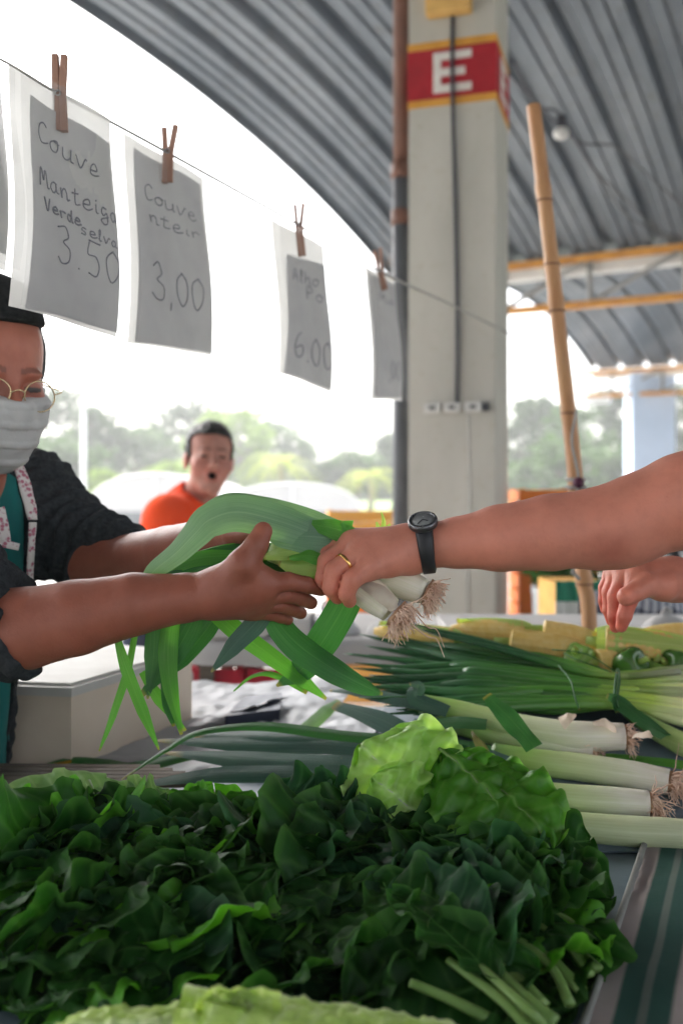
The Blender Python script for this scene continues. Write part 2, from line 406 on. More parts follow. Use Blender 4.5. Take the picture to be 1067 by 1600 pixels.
cbox(MB(), .105, .31, -.075, -.001, zpx(18), zpx(18) + .16, .012).build('junction_box', m_box, col, smooth=False)
for k, x in enumerate((.285, .195, .10)):
    o = cbox(MB(), x - .037, x + .037, -.034, -.001, zpx(643), zpx(628), .005).build('socket', m_sock, col, smooth=False)
    cbox(MB(), x - .014, x + .014, -.0365, -.034, zpx(638), zpx(633)).build('socket_slot', m_dark, o, smooth=False)
cbox(MB(), .03, .06, -.03, -.001, zpx(642), zpx(629), .004).build('cable_gland', m_cable, col, smooth=False)

m_pipe_b = plain('brown_pipe', (.17, .075, .05), (.11, .05, .035), 8, .55); m_pipe_g = plain('grey_pipe', (.10, .105, .115), (.065, .07, .08), 8, .5)
pz = P(627, HY, 4.75); dp = thing('drain_pipe', 'brown and dark grey drain pipe running up beside the concrete column', 'drain pipe', (pz.x, pz.y, 0))
ring = lambda z0, z1, r: [(r, z0), (r, z1)]
MB().lathe([(.0, 0), (.042, 0), (.042, zpx(268, 4.75)), (0, zpx(268, 4.75))], (pz.x, pz.y, 0)).build('lower_pipe', m_pipe_g, dp)
MB().lathe([(.0, zpx(262, 4.75)), (.039, zpx(262, 4.75)), (.039, 4.8), (0, 4.8)], (pz.x, pz.y, 0)).build('upper_pipe', m_pipe_b, dp)
for y in (262, 335): MB().lathe([(.043, 0), (.05, .004), (.05, .07), (.043, .075)], (pz.x, pz.y, zpx(y + 18, 4.75))).build('coupling', m_pipe_b, dp)

# hanging lamp and roof wires
lp = P(876, 206, 6.0); lamp = thing('roof_lamp', 'unlit white bulb lamp hanging on wires under the metal roof', 'lamp', lp)
MB().lathe([(0, -.045), (.028, -.041), (.046, -.022), (.047, -.002), (.034, .02), (.026, .03), (0, .03)], lp).build('bulb', m_sock, lamp)
MB().lathe([(.034, .02), (.034, .085), (.02, .1), (0, .1)], lp).build('lamp_holder', m_cable, lamp)
w = MB(); w.tube(spline([P(800, 95, 5.2), P(840, 165, 5.7), lp + Vector((0, 0, .1)), P(925, 262, 6.6), P(975, 310, 7.6), P(1040, 375, 9.6)], 40), .009, 6)
w.tube(spline([P(790, 110, 5.4), P(850, 175, 5.9), P(905, 222, 6.4), P(960, 228, 6.8), P(985, 250, 7.4), P(1075, 330, 9.0)], 40), .008, 6)
w.tube(spline([lp + Vector((0, 0, .1)), P(930, 270, 6.6), P(990, 345, 8.5), P(1062, 372, 9.8)], 30), .008, 6)
tag(w.build('roof_wire', m_cable), 'thin dark wires sagging along the underside of the metal roof', 'wire')

# the pale blue column of the next bay
m_blue = plain('pale_blue_paint', (.52, .62, .78), (.45, .55, .7), 1.5, .8, .2)
b0 = P(1014, HY, 20.0); bc = thing('blue_column', 'pale blue painted column under the far orange truss', 'column', (b0.x, b0.y, 0))
MB().box((b0.x, b0.y, 1.9), (.86, .6, 3.8), bev=.02).build('shaft', m_blue, bc, smooth=False)
MB().box((b0.x, b0.y, .2), (1.0, .74, .4), bev=.02).build('base', m_gutter, bc, smooth=False)

# ------------------------------------------------------------------ tents, trees and lamp post beyond the yard
m_tent = plain('white_tarpaulin', (.50, .49, .47), (.42, .41, .40), .6, .6, .2)
m_tside = plain('grey_skirt', (.12, .135, .14), (.09, .10, .105), .8, .8)
def tent(x0, x1, ytop, d, lab, cab=True):
    a, b = P(x0, HY, d).x, P(x1, HY, d).x; w = (b - a) / 2; cx = (a + b) / 2; zb = CAM_Z - 20 / F * d; zt = CAM_Z + (HY - ytop) / F * d
    o = thing('domed_tent', lab, 'tent', (cx, d, 0), 'domed white tents beyond the yard')
    L = 14; n = 28
    prof = [(cx - w * math.cos(math.pi * i / n), zb + (zt - zb) * math.sin(math.pi * i / n) ** .8) for i in range(n + 1)]
    rows = 9; V, Fc = [], []
    for r in range(rows):
        y = d + L * r / (rows - 1); sg = .03 * (r % 2)
        V += [(x, y, z - sg) for x, z in prof]
    m = n + 1
    for r in range(rows - 1):
        for i in range(n): Fc.append((r * m + i, r * m + i + 1, (r + 1) * m + i + 1, (r + 1) * m + i))
    Fc.append(tuple(range(m))); Fc.append(tuple((rows - 1) * m + i for i in range(m - 1, -1, -1)))
    MB().add(V, Fc).build('dome', m_tent, o, smooth=False)
    MB().box((cx, d + L / 2, zb / 2), (2 * w, L, zb - .01)).build('skirt', m_tside, o, smooth=False)
    for k in range(5): MB().tube([(prof[i][0], d + L * k / 4 - .04, prof[i][1] + .02) for i in range(m)], .045, 6).build('hoop', m_gutter, o)
    MB().tube([(cx, d - .05, zb), (cx, d - .05, zt)], .05, 6).build('front_post', m_gutter, o)
tent(140, 345, 741, 38, 'left white domed tent on a grey skirt behind the man in orange')
tent(352, 562, 756, 42, 'right white domed tent on a grey skirt beside the palms')
lpz = P(131, HY, 34); lpst = thing('lamp_post', 'slim pale grey lamp post in front of the trees at left', 'lamp post', (lpz.x, lpz.y, 0))
MB().lathe([(0, 0), (.13, 0), (.13, .3), (.10, .35), (.085, CAM_Z + 145 / F * 34), (0, CAM_Z + 145 / F * 34)], (lpz.x, lpz.y, 0), seg=10).build('pole', m_gutter, lpst)
MB().bar((lpz.x - .1, lpz.y, CAM_Z + 145 / F * 34), (lpz.x + .75, lpz.y, CAM_Z + 152 / F * 34), .09, .09).build('lamp_arm', m_gutter, lpst)

def crown_mesh(c, rx, rz, seed, n_clump, leaf, per, shape=1.0, flat=.35):
    """many small leaf faces gathered in clumps on forking limbs"""
    r = random.Random(seed); V, Fc, ends = [], [], []
    for _ in range(n_clump):
        a = r.uniform(0, 6.283); q = r.random() ** .55; z = r.uniform(-.9, 1)
        rad = q * math.sqrt(max(0, 1 - z * z * .92)); k = Vector((c[0] + rx * rad * math.cos(a), c[1] + rx * rad * math.sin(a), c[2] + rz * z * shape)); ends.append(k)
        cr = r.uniform(.16, .34) * rx
        for _ in range(per):
            p = k + Vector((r.gauss(0, 1) * cr * .62, r.gauss(0, 1) * cr * .62, r.gauss(0, 1) * cr * flat))
            s = leaf * r.uniform(.6, 1.3); u = Vector((r.gauss(0, 1), r.gauss(0, 1), r.gauss(0, .6))).normalized(); w = u.cross(Vector((r.gauss(0, 1), r.gauss(0, 1), r.gauss(0, 1)))).normalized()
            i = len(V); V += [p - u * s, p + w * s * .42 - u * s * .1, p + u * s, p - w * s * .42 - u * s * .1]; Fc.append((i, i + 1, i + 2, i + 3))
    return V, Fc, ends
def fol(name, a, b): return plain(name, a, b, .9, .7, .2, transl=.3)
m_fol = [fol('foliage_dark', (.045, .08, .026), (.022, .045, .013)), fol('foliage_mid', (.065, .125, .03), (.035, .075, .017)), fol('foliage_light', (.20, .30, .04), (.12, .19, .025))]
m_bark = plain('bark', (.16, .12, .09), (.09, .07, .05), 3, .9)
def tree(px, ytop, ybase, d, wpx, kind, seed, lab, dens=1.0, leafk=1.0):
    b = P(px, HY, d); zt = CAM_Z + (HY - ytop) / F * d; zb = max(.6, CAM_Z + (HY - ybase) / F * d); rx = wpx * .62 / F * d; rz = (zt - zb) / 2
    o = thing('tree', lab, 'tree', (b.x, b.y, 0), 'hazy trees beyond the yard')
    c = (b.x, b.y, (zt + zb) / 2)
    V, Fc, ends = crown_mesh(c, rx, rz, seed, int(54 * dens), .33 * leafk, 44)
    from_arrays('crown', V, Fc, m_fol[kind], o, smooth=False)
    r = random.Random(seed); h = zb + rz * .9; tk = MB()
    tk.tube(spline([(b.x, b.y, 0), (b.x + r.uniform(-.3, .3), b.y, h * .5), (b.x + r.uniform(-.3, .3), b.y, h)], 10), list(np.linspace(.24, .1, 10)), 8)
    for e in r.sample(ends, min(10, len(ends))):
        s0 = Vector((b.x, b.y, h * r.uniform(.55, .95))); tk.tube(spline([s0, (s0 + e) / 2 + Vector((0, 0, .25)), e], 7), list(np.linspace(.09, .02, 7)), 6)
    tk.build('trunk', m_bark, o)
LK = ['tall loose gum tree', 'rounded bushy tree', 'pale feathery tree']
TR = [  # px, top, base, d, width px, kind, density
 (70, 612, 770, 62, 150, 0, .9, 'tall airy tree rising behind the white face mask'), (165, 640, 770, 58, 120, 0, .8, 'dark loose tree just right of the pale lamp post'),
 (-40, 600, 780, 66, 180, 0, 1, 'tall tree hidden mostly behind the vendor'), (95, 690, 790, 50, 130, 1, 1, 'low bushy green tree behind the black cardigan shoulder'),
 (215, 675, 775, 64, 110, 1, .8, 'small grey green tree between lamp post and left tent'), (300, 628, 760, 70, 130, 0, .85, 'pale domed tree above the left tent behind the man'),
 (370, 645, 770, 66, 120, 2, .9, 'yellow green tree behind the head of the man in orange'), (425, 668, 775, 72, 100, 1, .8, 'soft green tree behind the bright palm'),
 (505, 728, 775, 58, 62, 0, 1.1, 'small dark round tree between the two palms'), (560, 712, 780, 60, 70, 1, .8, 'grey green shrubby tree behind the palm near the drain pipe'),
 (612, 680, 780, 64, 70, 0, .8, 'thin tree partly hidden by the drain pipe'), (165, 745, 798, 46, 60, 2, 1, 'bright green bush against the left end of the left tent'),
 (275, 728, 775, 52, 80, 2, .9, 'bright low tree behind the orange shoulder'),
 (840, 630, 780, 60, 110, 0, 1.1, 'dark tree right beside the concrete column'), (905, 645, 785, 56, 110, 1, 1.1, 'full green tree behind the bamboo pole'),
 (960, 612, 780, 62, 100, 0, .7, 'tall thin tree left of the pale blue column'), (1065, 600, 780, 60, 90, 0, .9, 'tree at the far right of the pale blue column'),
 (770, 650, 780, 64, 90, 0, .8, 'tree mostly hidden behind the concrete column'), (875, 700, 800, 48, 130, 1, 1, 'low dark bush beneath the trees behind the bamboo pole'), (985, 700, 800, 50, 110, 1, 1, 'low bush at the foot of the pale blue column')]
for i, (px, yt, yb, d, w_, k, dn, lab) in enumerate(TR): tree(px, yt, yb, d, w_, k, 100 + i, lab, dn * .9)
def palm(px, ytop, d, seed, lab):
    b = P(px, HY, d); zt = CAM_Z + (HY - ytop) / F * d; r = random.Random(seed); o = thing('palm_tree', lab, 'palm', (b.x, b.y, 0), 'bright palms beyond the yard')
    MB().tube(spline([(b.x, b.y, 0), (b.x + .1, b.y, zt * .5), (b.x, b.y, zt - .6)], 8), list(np.linspace(.16, .11, 8)), 8).build('trunk', m_bark, o)
    f = MB()
    for k in range(15):
        a = k * 2.4; e = r.uniform(.0, 1.1); L = r.uniform(1.5, 2.3); dr = Vector((math.cos(a), math.sin(a), 0)); p0 = Vector((b.x, b.y, zt - .6))
        mid = [p0 + dr * L * q + Vector((0, 0, L * (e * q - (.55 + e * .7) * q * q * 1.1))) for q in np.linspace(0, 1, 9)]
        for i in range(8):
            t_ = (mid[i + 1] - mid[i]).normalized(); sd = t_.cross(Vector((0, 0, 1))).normalized()
            for s in (-1, 1):
                for m_ in range(2):
                    q = mid[i].lerp(mid[i + 1], m_ / 2); tip = q + sd * s * .36 * (1 - .5 * i / 8) + t_ * .2 - Vector((0, 0, .16)); f.add([q, q + t_ * .06, tip], [(0, 1, 2)])
    f.build('crown', m_palm, o, smooth=False)
m_palm = fol('foliage_palm', (.34, .38, .05), (.22, .29, .04))
palm(437, 700, 46, 5, 'bright yellow green palm left of the small dark tree'); palm(577, 722, 48, 6, 'yellow green palm close to the drain pipe')
# ------------------------------------------------------------------ people
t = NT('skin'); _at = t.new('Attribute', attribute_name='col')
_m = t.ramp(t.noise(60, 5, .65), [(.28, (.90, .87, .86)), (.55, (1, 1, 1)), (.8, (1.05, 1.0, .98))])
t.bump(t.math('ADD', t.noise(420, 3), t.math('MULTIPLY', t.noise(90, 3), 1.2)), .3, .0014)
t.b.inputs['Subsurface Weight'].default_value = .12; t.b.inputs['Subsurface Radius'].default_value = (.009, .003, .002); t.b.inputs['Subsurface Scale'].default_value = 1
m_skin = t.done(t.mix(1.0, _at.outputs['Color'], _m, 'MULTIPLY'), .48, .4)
def cloth(name, c1, c2, scale=40, bump=.4, bscale=260, rough=.9, stretch=None, bd=.002):
    return plain(name, c1, c2, scale, rough, .15, bump, bscale, 0, 4, 0, stretch, bd)
m_hair = plain('black_hair', (.02, .018, .017), (.008, .008, .008), 90, .45, .4, .6, 220, stretch=(1, 1, .25))
m_cardigan = cloth('charcoal_knit', (.042, .047, .051), (.018, .021, .024), 160, .8, 420)
m_cap = cloth('black_cap', (.03, .034, .036), (.015, .017, .018), 120)
m_teal = cloth('teal_apron', (.018, .155, .145), (.010, .10, .095), 6, .3, 300)
m_orange_t = cloth('orange_shirt', (.80, .085, .02), (.66, .05, .012), 5, .2, 200)
m_mask = cloth('white_mask', (.50, .50, .49), (.43, .43, .43), 30, .15, 400, .8)
m_denim = cloth('dark_trousers', (.04, .05, .08), (.025, .03, .05), 20)
m_shirt = cloth('grey_shirt', (.25, .26, .3), (.2, .2, .24), 20)
m_shoe = plain('black_shoe', (.03, .03, .03), (.02, .02, .02), 20, .5)
t = NT('floral_cotton'); _tc = t.new('TexCoord'); _v = t.new('TexVoronoi'); t.ln(_tc.outputs['Object'], _v.inputs['Vector']); _v.inputs['Scale'].default_value = 170
_sp = t.ramp(_v.outputs['Distance'], [(.3, (.40, .13, .18)), (.5, (.52, .42, .42)), (.6, (.62, .58, .56))])
m_floral = t.done(t.mix(t.math('GREATER_THAN', t.noise(50, 3), .54), _sp, (.6, .56, .53)), .85, .15)
m_wire = plain('gold_wire', (.75, .6, .36), (.6, .46, .26), 20, .25, .5, metal=.9)
m_gold = plain('gold_ring', (.95, .62, .22), (.85, .5, .16), 20, .2, .5, metal=1)
m_silver = plain('silver_chain', (.55, .55, .54), (.4, .4, .4), 20, .3, .5, metal=.9)
m_black = plain('black_rubber', (.022, .024, .028), (.014, .015, .018), 30, .45, .4)
m_dial = plain('watch_dial', (.25, .26, .25), (.2, .2, .2), 40, .25)
t = NT('spectacle_glass'); _g = t.new('BsdfGlossy'); _g.inputs['Roughness'].default_value = .03; _tr = t.new('BsdfTransparent'); _mx = t.new('MixShader'); _mx.inputs[0].default_value = .07
t.ln(_tr.outputs[0], _mx.inputs[1]); t.ln(_g.outputs[0], _mx.inputs[2]); t.ln(_mx.outputs[0], t.out.inputs[0]); m_glass = t.m

def pj(js): return [(P(x, y, d), r) for x, y, d, r in js]
def frame(yaw, pitch, roll=0):
    """face axes: s to the picture's right, f out of the face, u up; yaw 0 faces the lens"""
    f = Vector((math.sin(yaw) * math.cos(pitch), -math.cos(yaw) * math.cos(pitch), math.sin(pitch)))
    s = Vector((math.cos(yaw), math.sin(yaw), 0)); u = f.cross(s)
    q = Matrix.Rotation(roll, 3, f); return q @ s, f, q @ u
class Head:
    def __init__(h, o, ax, k=1.0, mouth=False):
        h.o, h.k, h.mouth = Vector(o), k, mouth; h.s, h.f, h.u = ax; h.M = np.array([h.s, h.f, h.u]).T
    def w(h, x, y, z): return h.o + (h.s * x + h.f * y + h.u * z) * h.k
    def loc(h, p): return (p - np.array(h.o)) @ h.M / h.k
    def E(h, F_, c, r): return F_.ell(h.w(*c), [q * h.k for q in r], h.M)
    def C(h, F_, a, b, ra, rb): return F_.cone(h.w(*a), h.w(*b), ra * h.k, rb * h.k)
    def cranium(h, F_): return h.E(F_, (0, -.012, .036), (.074, .096, .086))
    def base(h, F_):
        k = h.k; D = h.cranium(F_)
        D = smin(D, h.E(F_, (0, .028, -.04), (.061, .058, .078)), .03 * k)
        D = smin(D, h.E(F_, (0, .056, -.096 - (.012 if h.mouth else 0)), (.030, .027, .024)), .035 * k)
        for q in (-1, 1):
            D = smin(D, h.E(F_, (q * .040, .055, -.034), (.022, .022, .022)), .03 * k)
            D = smax(D, -h.E(F_, (q * .031, .098, -.004), (.019, .017, .012)), .012 * k)
            D = smin(D, h.E(F_, (q * .031, .075, -.005), (.0155, .0125, .0105)), .004 * k)
            D = smin(D, h.E(F_, (q * .026, .079, .016), (.018, .008, .0055)), .014 * k)
            D = smin(D, h.E(F_, (q * .076, -.006, -.012), (.009, .019, .031)), .006 * k)
            D = smin(D, h.C(F_, (q * .009, .093, -.038), (q * .012, .091, -.039), .008, .007), .006 * k)
        D = smin(D, h.C(F_, (0, .082, .004), (0, .107, -.034), .0075, .0105), .012 * k)
        if h.mouth:
            D = smin(D, h.E(F_, (0, .080, -.066), (.024, .016, .019)), .012 * k)
            D = smax(D, -h.E(F_, (0, .095, -.067), (.015, .028, .0135)), .004 * k)
        else:
            D = smin(D, h.E(F_, (0, .086, -.063), (.022, .010, .006)), .006 * k); D = smin(D, h.E(F_, (0, .085, -.073), (.019, .010, .007)), .006 * k)
        return D
    def paint(h, p, c):
        q = h.loc(p); x, y, z = q.T; ax = np.abs(x); fr = (y > .05) & (y < .14)
        br = fr & (ax > .010) & (ax < .05) & (np.abs(z - .021 + (ax - .03) ** 2 * 6) < .0038); c[br] = c[br] * .55
        ey = fr & (np.abs(ax - .031) < .0125) & (np.abs(z + .005) < .0028 * np.sqrt(np.clip(1 - ((ax - .031) / .0125) ** 2, 0, 1)) + .0007); c[ey] = (.03, .02, .018)
        lp = fr & (y > .07) & (ax < .023) & (np.abs(z + .068) < (.019 if h.mouth else .009)); c[lp] = c[lp] * (1, .82, .82)
        if h.mouth:
            mo = (np.abs(z) < .2) & (y < .084) & (y > .03) & (ax < .0155) & (np.abs(z + .067) < .0142); c[mo] = (.012, .006, .006)
        ck = fr & (np.hypot(ax - .04, z + .04) < .03); c[ck] = c[ck] * (1.04, .92, .92)
        er = (ax > .071) & (ax < .1) & (np.abs(y) < .05) & (np.abs(z + .012) < .045); c[er] = c[er] * (1.1, .82, .8)
        return c
def skin_cols(p, base, seed=1):
    n1 = vnoise(p, 22, seed)[:, None]; c = np.array(base)[None, :] * (1 + .10 * n1); c[:, 0] *= 1 + .03 * n1[:, 0]; return c
def hand_arm(fld, arm, palm, fingers, thumb, kp=.012):
    D = fld.chain(arm, .005)
    for a, ra, b, rb in palm: D = smin(D, fld.cone(a, b, ra, rb), kp)
    H = D; cs = [fld.chain(f, .003) for f in fingers + [thumb]]
    for c in cs: H = smin(H, smin(D, c, .009), .0012)
    for a, b in zip(cs[:-2], cs[1:-1]):      # the seam between neighbouring fingers
        m = np.maximum(a, b); H = H + .0030 * np.exp(-np.minimum(((a - b) / .0022) ** 2, 40)) * np.exp(-np.minimum((np.maximum(m, 0) / .0035) ** 2, 40))
    return H
def bounds(js, m):
    a = np.array([list(q) for q, r in js]); return a.min(0) - m, a.max(0) + m
def parts_join(lst):
    V, Q, k = [], [], 0
    for p, q in lst: V.append(p); Q.append(q + k); k += len(p)
    return np.concatenate(V), np.concatenate(Q)
def wrinkle(p, q, amp, fn): return p + vnormals(p, q) * (amp * fn(p))[:, None]
def tone_fingers(p, c, pts, rad, mul):
    for k in pts:
        w = np.clip(1 - np.linalg.norm(p - np.array(k), axis=1) / rad, 0, 1)[:, None]; c[:] = c * (1 - w) + c * np.array(mul) * w
def nails(p, c, chains, out, mul=(1.30, 1.35, 1.32), rad=.0078):
    """paler nail plates just short of the finger ends"""
    tone_fingers(p, c, [f[-1][0] + Vector(out) * f[-1][1] + (f[-2][0] - f[-1][0]).normalized() * .002 for f in chains], rad, mul)
def legs(F_, hip, side, ground_shift=Vector()):
    D = None
    for q in (-1, 1):
        h = Vector(hip) + side * (.085 * q); kn = h + Vector((.0, 0, -.40)) + ground_shift * .4; an = Vector((h.x, h.y, .09)) + ground_shift
        e = smin(F_.cone(h, kn, .085, .06), F_.cone(kn, an, .06, .042), .03); D = e if D is None else np.minimum(D, e)
    return D
def shoes(name, hip, side, fwd, par):
    b = []
    F_ = Field((hip[0] - .35, hip[1] - .35, -.005), (hip[0] + .35, hip[1] + .35, .14), .008); D = None
    for q in (-1, 1):
        h = Vector((hip[0], hip[1], .045)) + side * (.085 * q); e = F_.cone(h - fwd * .06, h + fwd * .15, .045, .036); D = e if D is None else np.minimum(D, e)
    p, q = F_.mesh(smax(D, -F_.half((0, 0, .002), (0, 0, 1)), .004)); from_arrays(name, p, q, m_shoe, par)

# ---- the vendor in teal apron and dark cardigan
VB = (-.60, 1.43); vfwd = Vector((.96, -.26, 0)).normalized(); vside = Vector((.26, .96, 0)).normalized()    # vside to her left, away from the lens
vendor = thing('person', 'vendor in dark cap, glasses, white mask and teal apron holding out leek tops', 'person', (VB[0], VB[1], 0))
VH = Head((-.494, 1.385, 1.470), frame(R(43), R(-12)))
C_VEN = (.28, .090, .056)
# near (right) arm and hand
armR = pj([(-20, 985, 1.14, .047), (40, 982, 1.13, .0455), (120, 965, 1.125, .0415), (210, 944, 1.12, .034), (290, 934, 1.12, .0265), (335, 929, 1.12, .0245)])
wr = P(338, 928, 1.12)
fi = pj([(412, 915, 1.118, .0138), (449, 909, 1.114, .0108), (479, 914, 1.124, .0094), (502, 921, 1.136, .0080)])
fm = pj([(410, 928, 1.126, .0135), (446, 927, 1.124, .0106), (470, 934, 1.138, .0093), (486, 942, 1.152, .0079)])
fr_ = pj([(402, 940, 1.134, .0125), (436, 943, 1.136, .0101), (458, 951, 1.152, .0089), (470, 958, 1.164, .0076)])
fp = pj([(392, 949, 1.140, .0115), (421, 957, 1.146, .0089), (439, 963, 1.158, .0079), (450, 968, 1.168, .0068)])
thb = pj([(350, 914, 1.112, .0205), (380, 882, 1.098, .0168), (400, 853, 1.100, .0132), (411, 830, 1.108, .0108)])
palmR = [(wr, .0235, fi[0][0], .0165), (wr, .0235, fm[0][0], .0175), (wr, .022, fr_[0][0], .0160), (wr, .020, fp[0][0], .0140), (thb[0][0], .020, P(402, 910, 1.112), .0155), (thb[1][0], .0145, P(412, 912, 1.114), .0135), (P(365, 925, 1.115), .024, P(395, 920, 1.115), .017)]
lo, hi = bounds(armR + fi + thb + fp, .06); FR = Field(lo, hi, .0021)
pR = FR.mesh(hand_arm(FR, armR, palmR, [fi, fm, fr_, fp], thb)); pR = (relax(pR[0], pR[1], 1), pR[1])
# far (left) arm and hand closed round the leaves
armL = pj([(150, 880, 1.47, .045), (205, 880, 1.43, .042), (265, 862, 1.35, .034), (312, 846, 1.29, .027), (330, 842, 1.275, .025)])
wl = P(332, 841, 1.275)
def curl(x, y, d, L=1.0): return pj([(x, y, d, .013), (x + 24, y - 1, d - .035, .0105), (x + 38, y + 8, d - .06, .0092), (x + 40, y + 20, d - .068, .008)])
gi, gm, gr, gp = curl(368, 838, 1.245), curl(364, 848, 1.25), curl(358, 858, 1.255), curl(350, 867, 1.262)
gt = pj([(345, 840, 1.25, .016), (365, 838, 1.215, .013), (385, 836, 1.195, .011), (402, 833, 1.185, .0092)])
palmL = [(wl, .024, gi[0][0], .016), (wl, .024, gm[0][0], .016), (wl, .022, gr[0][0], .015), (wl, .02, gp[0][0], .013)]
lo, hi = bounds(armL + gi + gp + gt, .06); FL = Field(lo, hi, .0026)
pL = FL.mesh(hand_arm(FL, armL, palmL, [gi, gm, gr, gp], gt)); pL = (relax(pL[0], pL[1], 1), pL[1])
# head, neck and trunk
lo = np.array(VH.o) - .16; hi = np.array(VH.o) + .17; lo[2] -= .14; FH = Field(lo, hi, .0026)
D = VH.base(FH); D = smin(D, FH.cone(VH.w(0, -.02, -.08), (-.545, 1.42, 1.27), .05, .056), .03); pH = FH.mesh(D)
sL = P(42, 782, 1.56); sR = Vector((-.665, 1.27, 1.285)); chest = Vector((-.575, 1.425, 1.20)); hipv = Vector((-.62, 1.44, .86))
def vtrunk(F_, g=0):
    D = F_.cone(chest, hipv, .125 + g, .135 + g, (vfwd, .78)); D = smin(D, F_.cone(sL, sR, .055 + g, .055 + g), .08)
    return D
FT = Field((-.92, 1.1, .0), (-.33, 1.72, 1.4), .012); D = smin(vtrunk(FT), legs(FT, hipv + Vector((0, 0, -.04)), vside), .05)
D = smin(D, FT.cone(sL, P(150, 880, 1.47), .045, .038), .03); D = smin(D, FT.cone(sR, P(-20, 985, 1.14), .045, .038), .03); pT = FT.mesh(D)
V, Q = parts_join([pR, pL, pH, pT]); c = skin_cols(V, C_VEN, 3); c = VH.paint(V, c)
hd_ = np.linalg.norm(VH.loc(V), axis=1) < .2; c[hd_] = np.minimum(c[hd_] * (1.35, 1.45, 1.5), .6)      # face painted paler for the brighter light on it; forearms slightly tanned
tone_fingers(V, c, [f[k][0] for f in (fi, fm, fr_, fp) for k in (1, 3)], .016, (1.02, .86, .84)); tone_fingers(V, c, [thb[3][0]], .02, (1.25, 1.2, 1.2))
nails(V, c, (fi, fm, fr_, fp), (.1, -.9, .35)); nails(V, c, (thb,), (-.3, -.9, .2))
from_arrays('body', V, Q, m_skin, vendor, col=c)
# clothes
FC = Field((-.92, 1.02, .70), (-.28, 1.74, 1.42), .0042)
trunk = vtrunk(FC, .016); front = smax(FC.half(chest + vfwd * .01, -vfwd), np.maximum(FC.half(chest + vside * .062 - Vector((0, 0, 0)), vside + Vector((0, 0, .10))), FC.half(chest - vside * .10, -vside)), .01)
slL = FC.chain([(sL, .066), (P(110, 838, 1.52), .060), (P(165, 868, 1.465), .054), (P(214, 882, 1.425), .049)], .03)
slR = FC.chain([(sR, .068), (P(-80, 905, 1.2), .062), (P(-12, 975, 1.145), .058), (P(37, 982, 1.132), .0535)], .03)
slL = smax(slL, FC.half(P(216, 881, 1.425), P(235, 880, 1.40) - P(180, 876, 1.45)), .006); slR = smax(slR, FC.half(P(39, 981, 1.132), P(60, 978, 1.13) - P(0, 980, 1.14) + Vector((0, 0, .012))), .006)
sh = smin(smin(trunk, slL, .05), slR, .05)
sh = smax(sh, -front, .008); sh = smax(sh, -FC.cone(chest + Vector((.02, 0, .10)), VH.o, .052, .06), .01)
p, q = FC.mesh(sh); p = relax(p, q, 1)
def crk(pp):
    a, b = np.array(sL), np.array(P(214, 882, 1.425)); d = (b - a) / np.linalg.norm(b - a); tt = (pp - a) @ d
    a2, b2 = np.array(P(-80, 905, 1.2)), np.array(P(37, 982, 1.132)); d2 = (b2 - a2) / np.linalg.norm(b2 - a2); t2 = (pp - a2) @ d2
    near = np.linalg.norm(pp - a2 - np.outer(t2, d2), axis=1) < .09
    n = vnoise(pp, 26, 2); u = np.where(near, t2, tt); return np.sin(u * 270 + n * 3.4) * (.55 + .6 * n) + .6 * vnoise(pp, 60, 5)
p = wrinkle(p, q, .0062, crk)
from_arrays('cardigan', p, q, m_cardigan, vendor)
ap = smax(vtrunk(FC, .010), front - .02, .006); ap = smax(ap, FC.half((0, 0, 1.335), (0, 0, 1)), .004)
p, q = FC.mesh(ap); p = wrinkle(p, q, .004, lambda w: np.sin((w @ np.array(vside)) * 95 + vnoise(w, 8, 3) * 2.5)); apron = from_arrays('apron', p, q, m_teal, vendor)
FA = Field((-.92, 1.02, .42), (-.28, 1.74, .75), .009); sk = smax(FA.cone((hipv.x, hipv.y, .75), (hipv.x, hipv.y, .40), .155, .20, (vfwd, .8)), -FA.half((0, 0, .44), (0, 0, 1)), .004)
p, q = FA.mesh(sk); from_arrays('skirt', p, q, m_denim, vendor)
# floral straps lying on the apron edge
def on_trunk(l, z, out):
    base = chest + (hipv - chest) * ((chest.z - z) / (chest.z - hipv.z)); r = .128; x = r * .78 * math.sqrt(max(.05, 1 - (l / r) ** 2)); return base + vside * l + vfwd * (x + out)
MB().ribbon([P(24, 712, 1.375), P(36, 745, 1.37), P(47, 785, 1.365), P(52, 812, 1.36)], [.006, .009, .009, .007], [Vector((.75, -.6, .2))], 24, 5, .1, .1).build('floral_strap', m_floral, apron, solid=.003)
MB().ribbon([P(52, 816, 1.36), P(50, 850, 1.362), P(48, 890, 1.37), P(46, 930, 1.375)], [.0055, .005, .005, .004], [Vector((.75, -.6, .2))], 20, 5, .1, .1).build('floral_strap', m_floral, apron, solid=.003)
MB().ribbon([P(-6, 795, 1.325), P(4, 825, 1.325), P(10, 852, 1.33)], [.012, .009, .007], [Vector((.6, -.8, .1))], 16, 5, .1, .1).build('floral_trim', m_floral, apron, solid=.003)
MB().ribbon([P(-20, 846, 1.32), P(8, 850, 1.325), P(30, 855, 1.335)], [.005, .005, .0045], [Vector((.6, -.8, .1))], 12, 4, .1).build('floral_trim', m_floral, apron, solid=.003)
shoes('shoes', hipv, vside, vfwd, vendor)
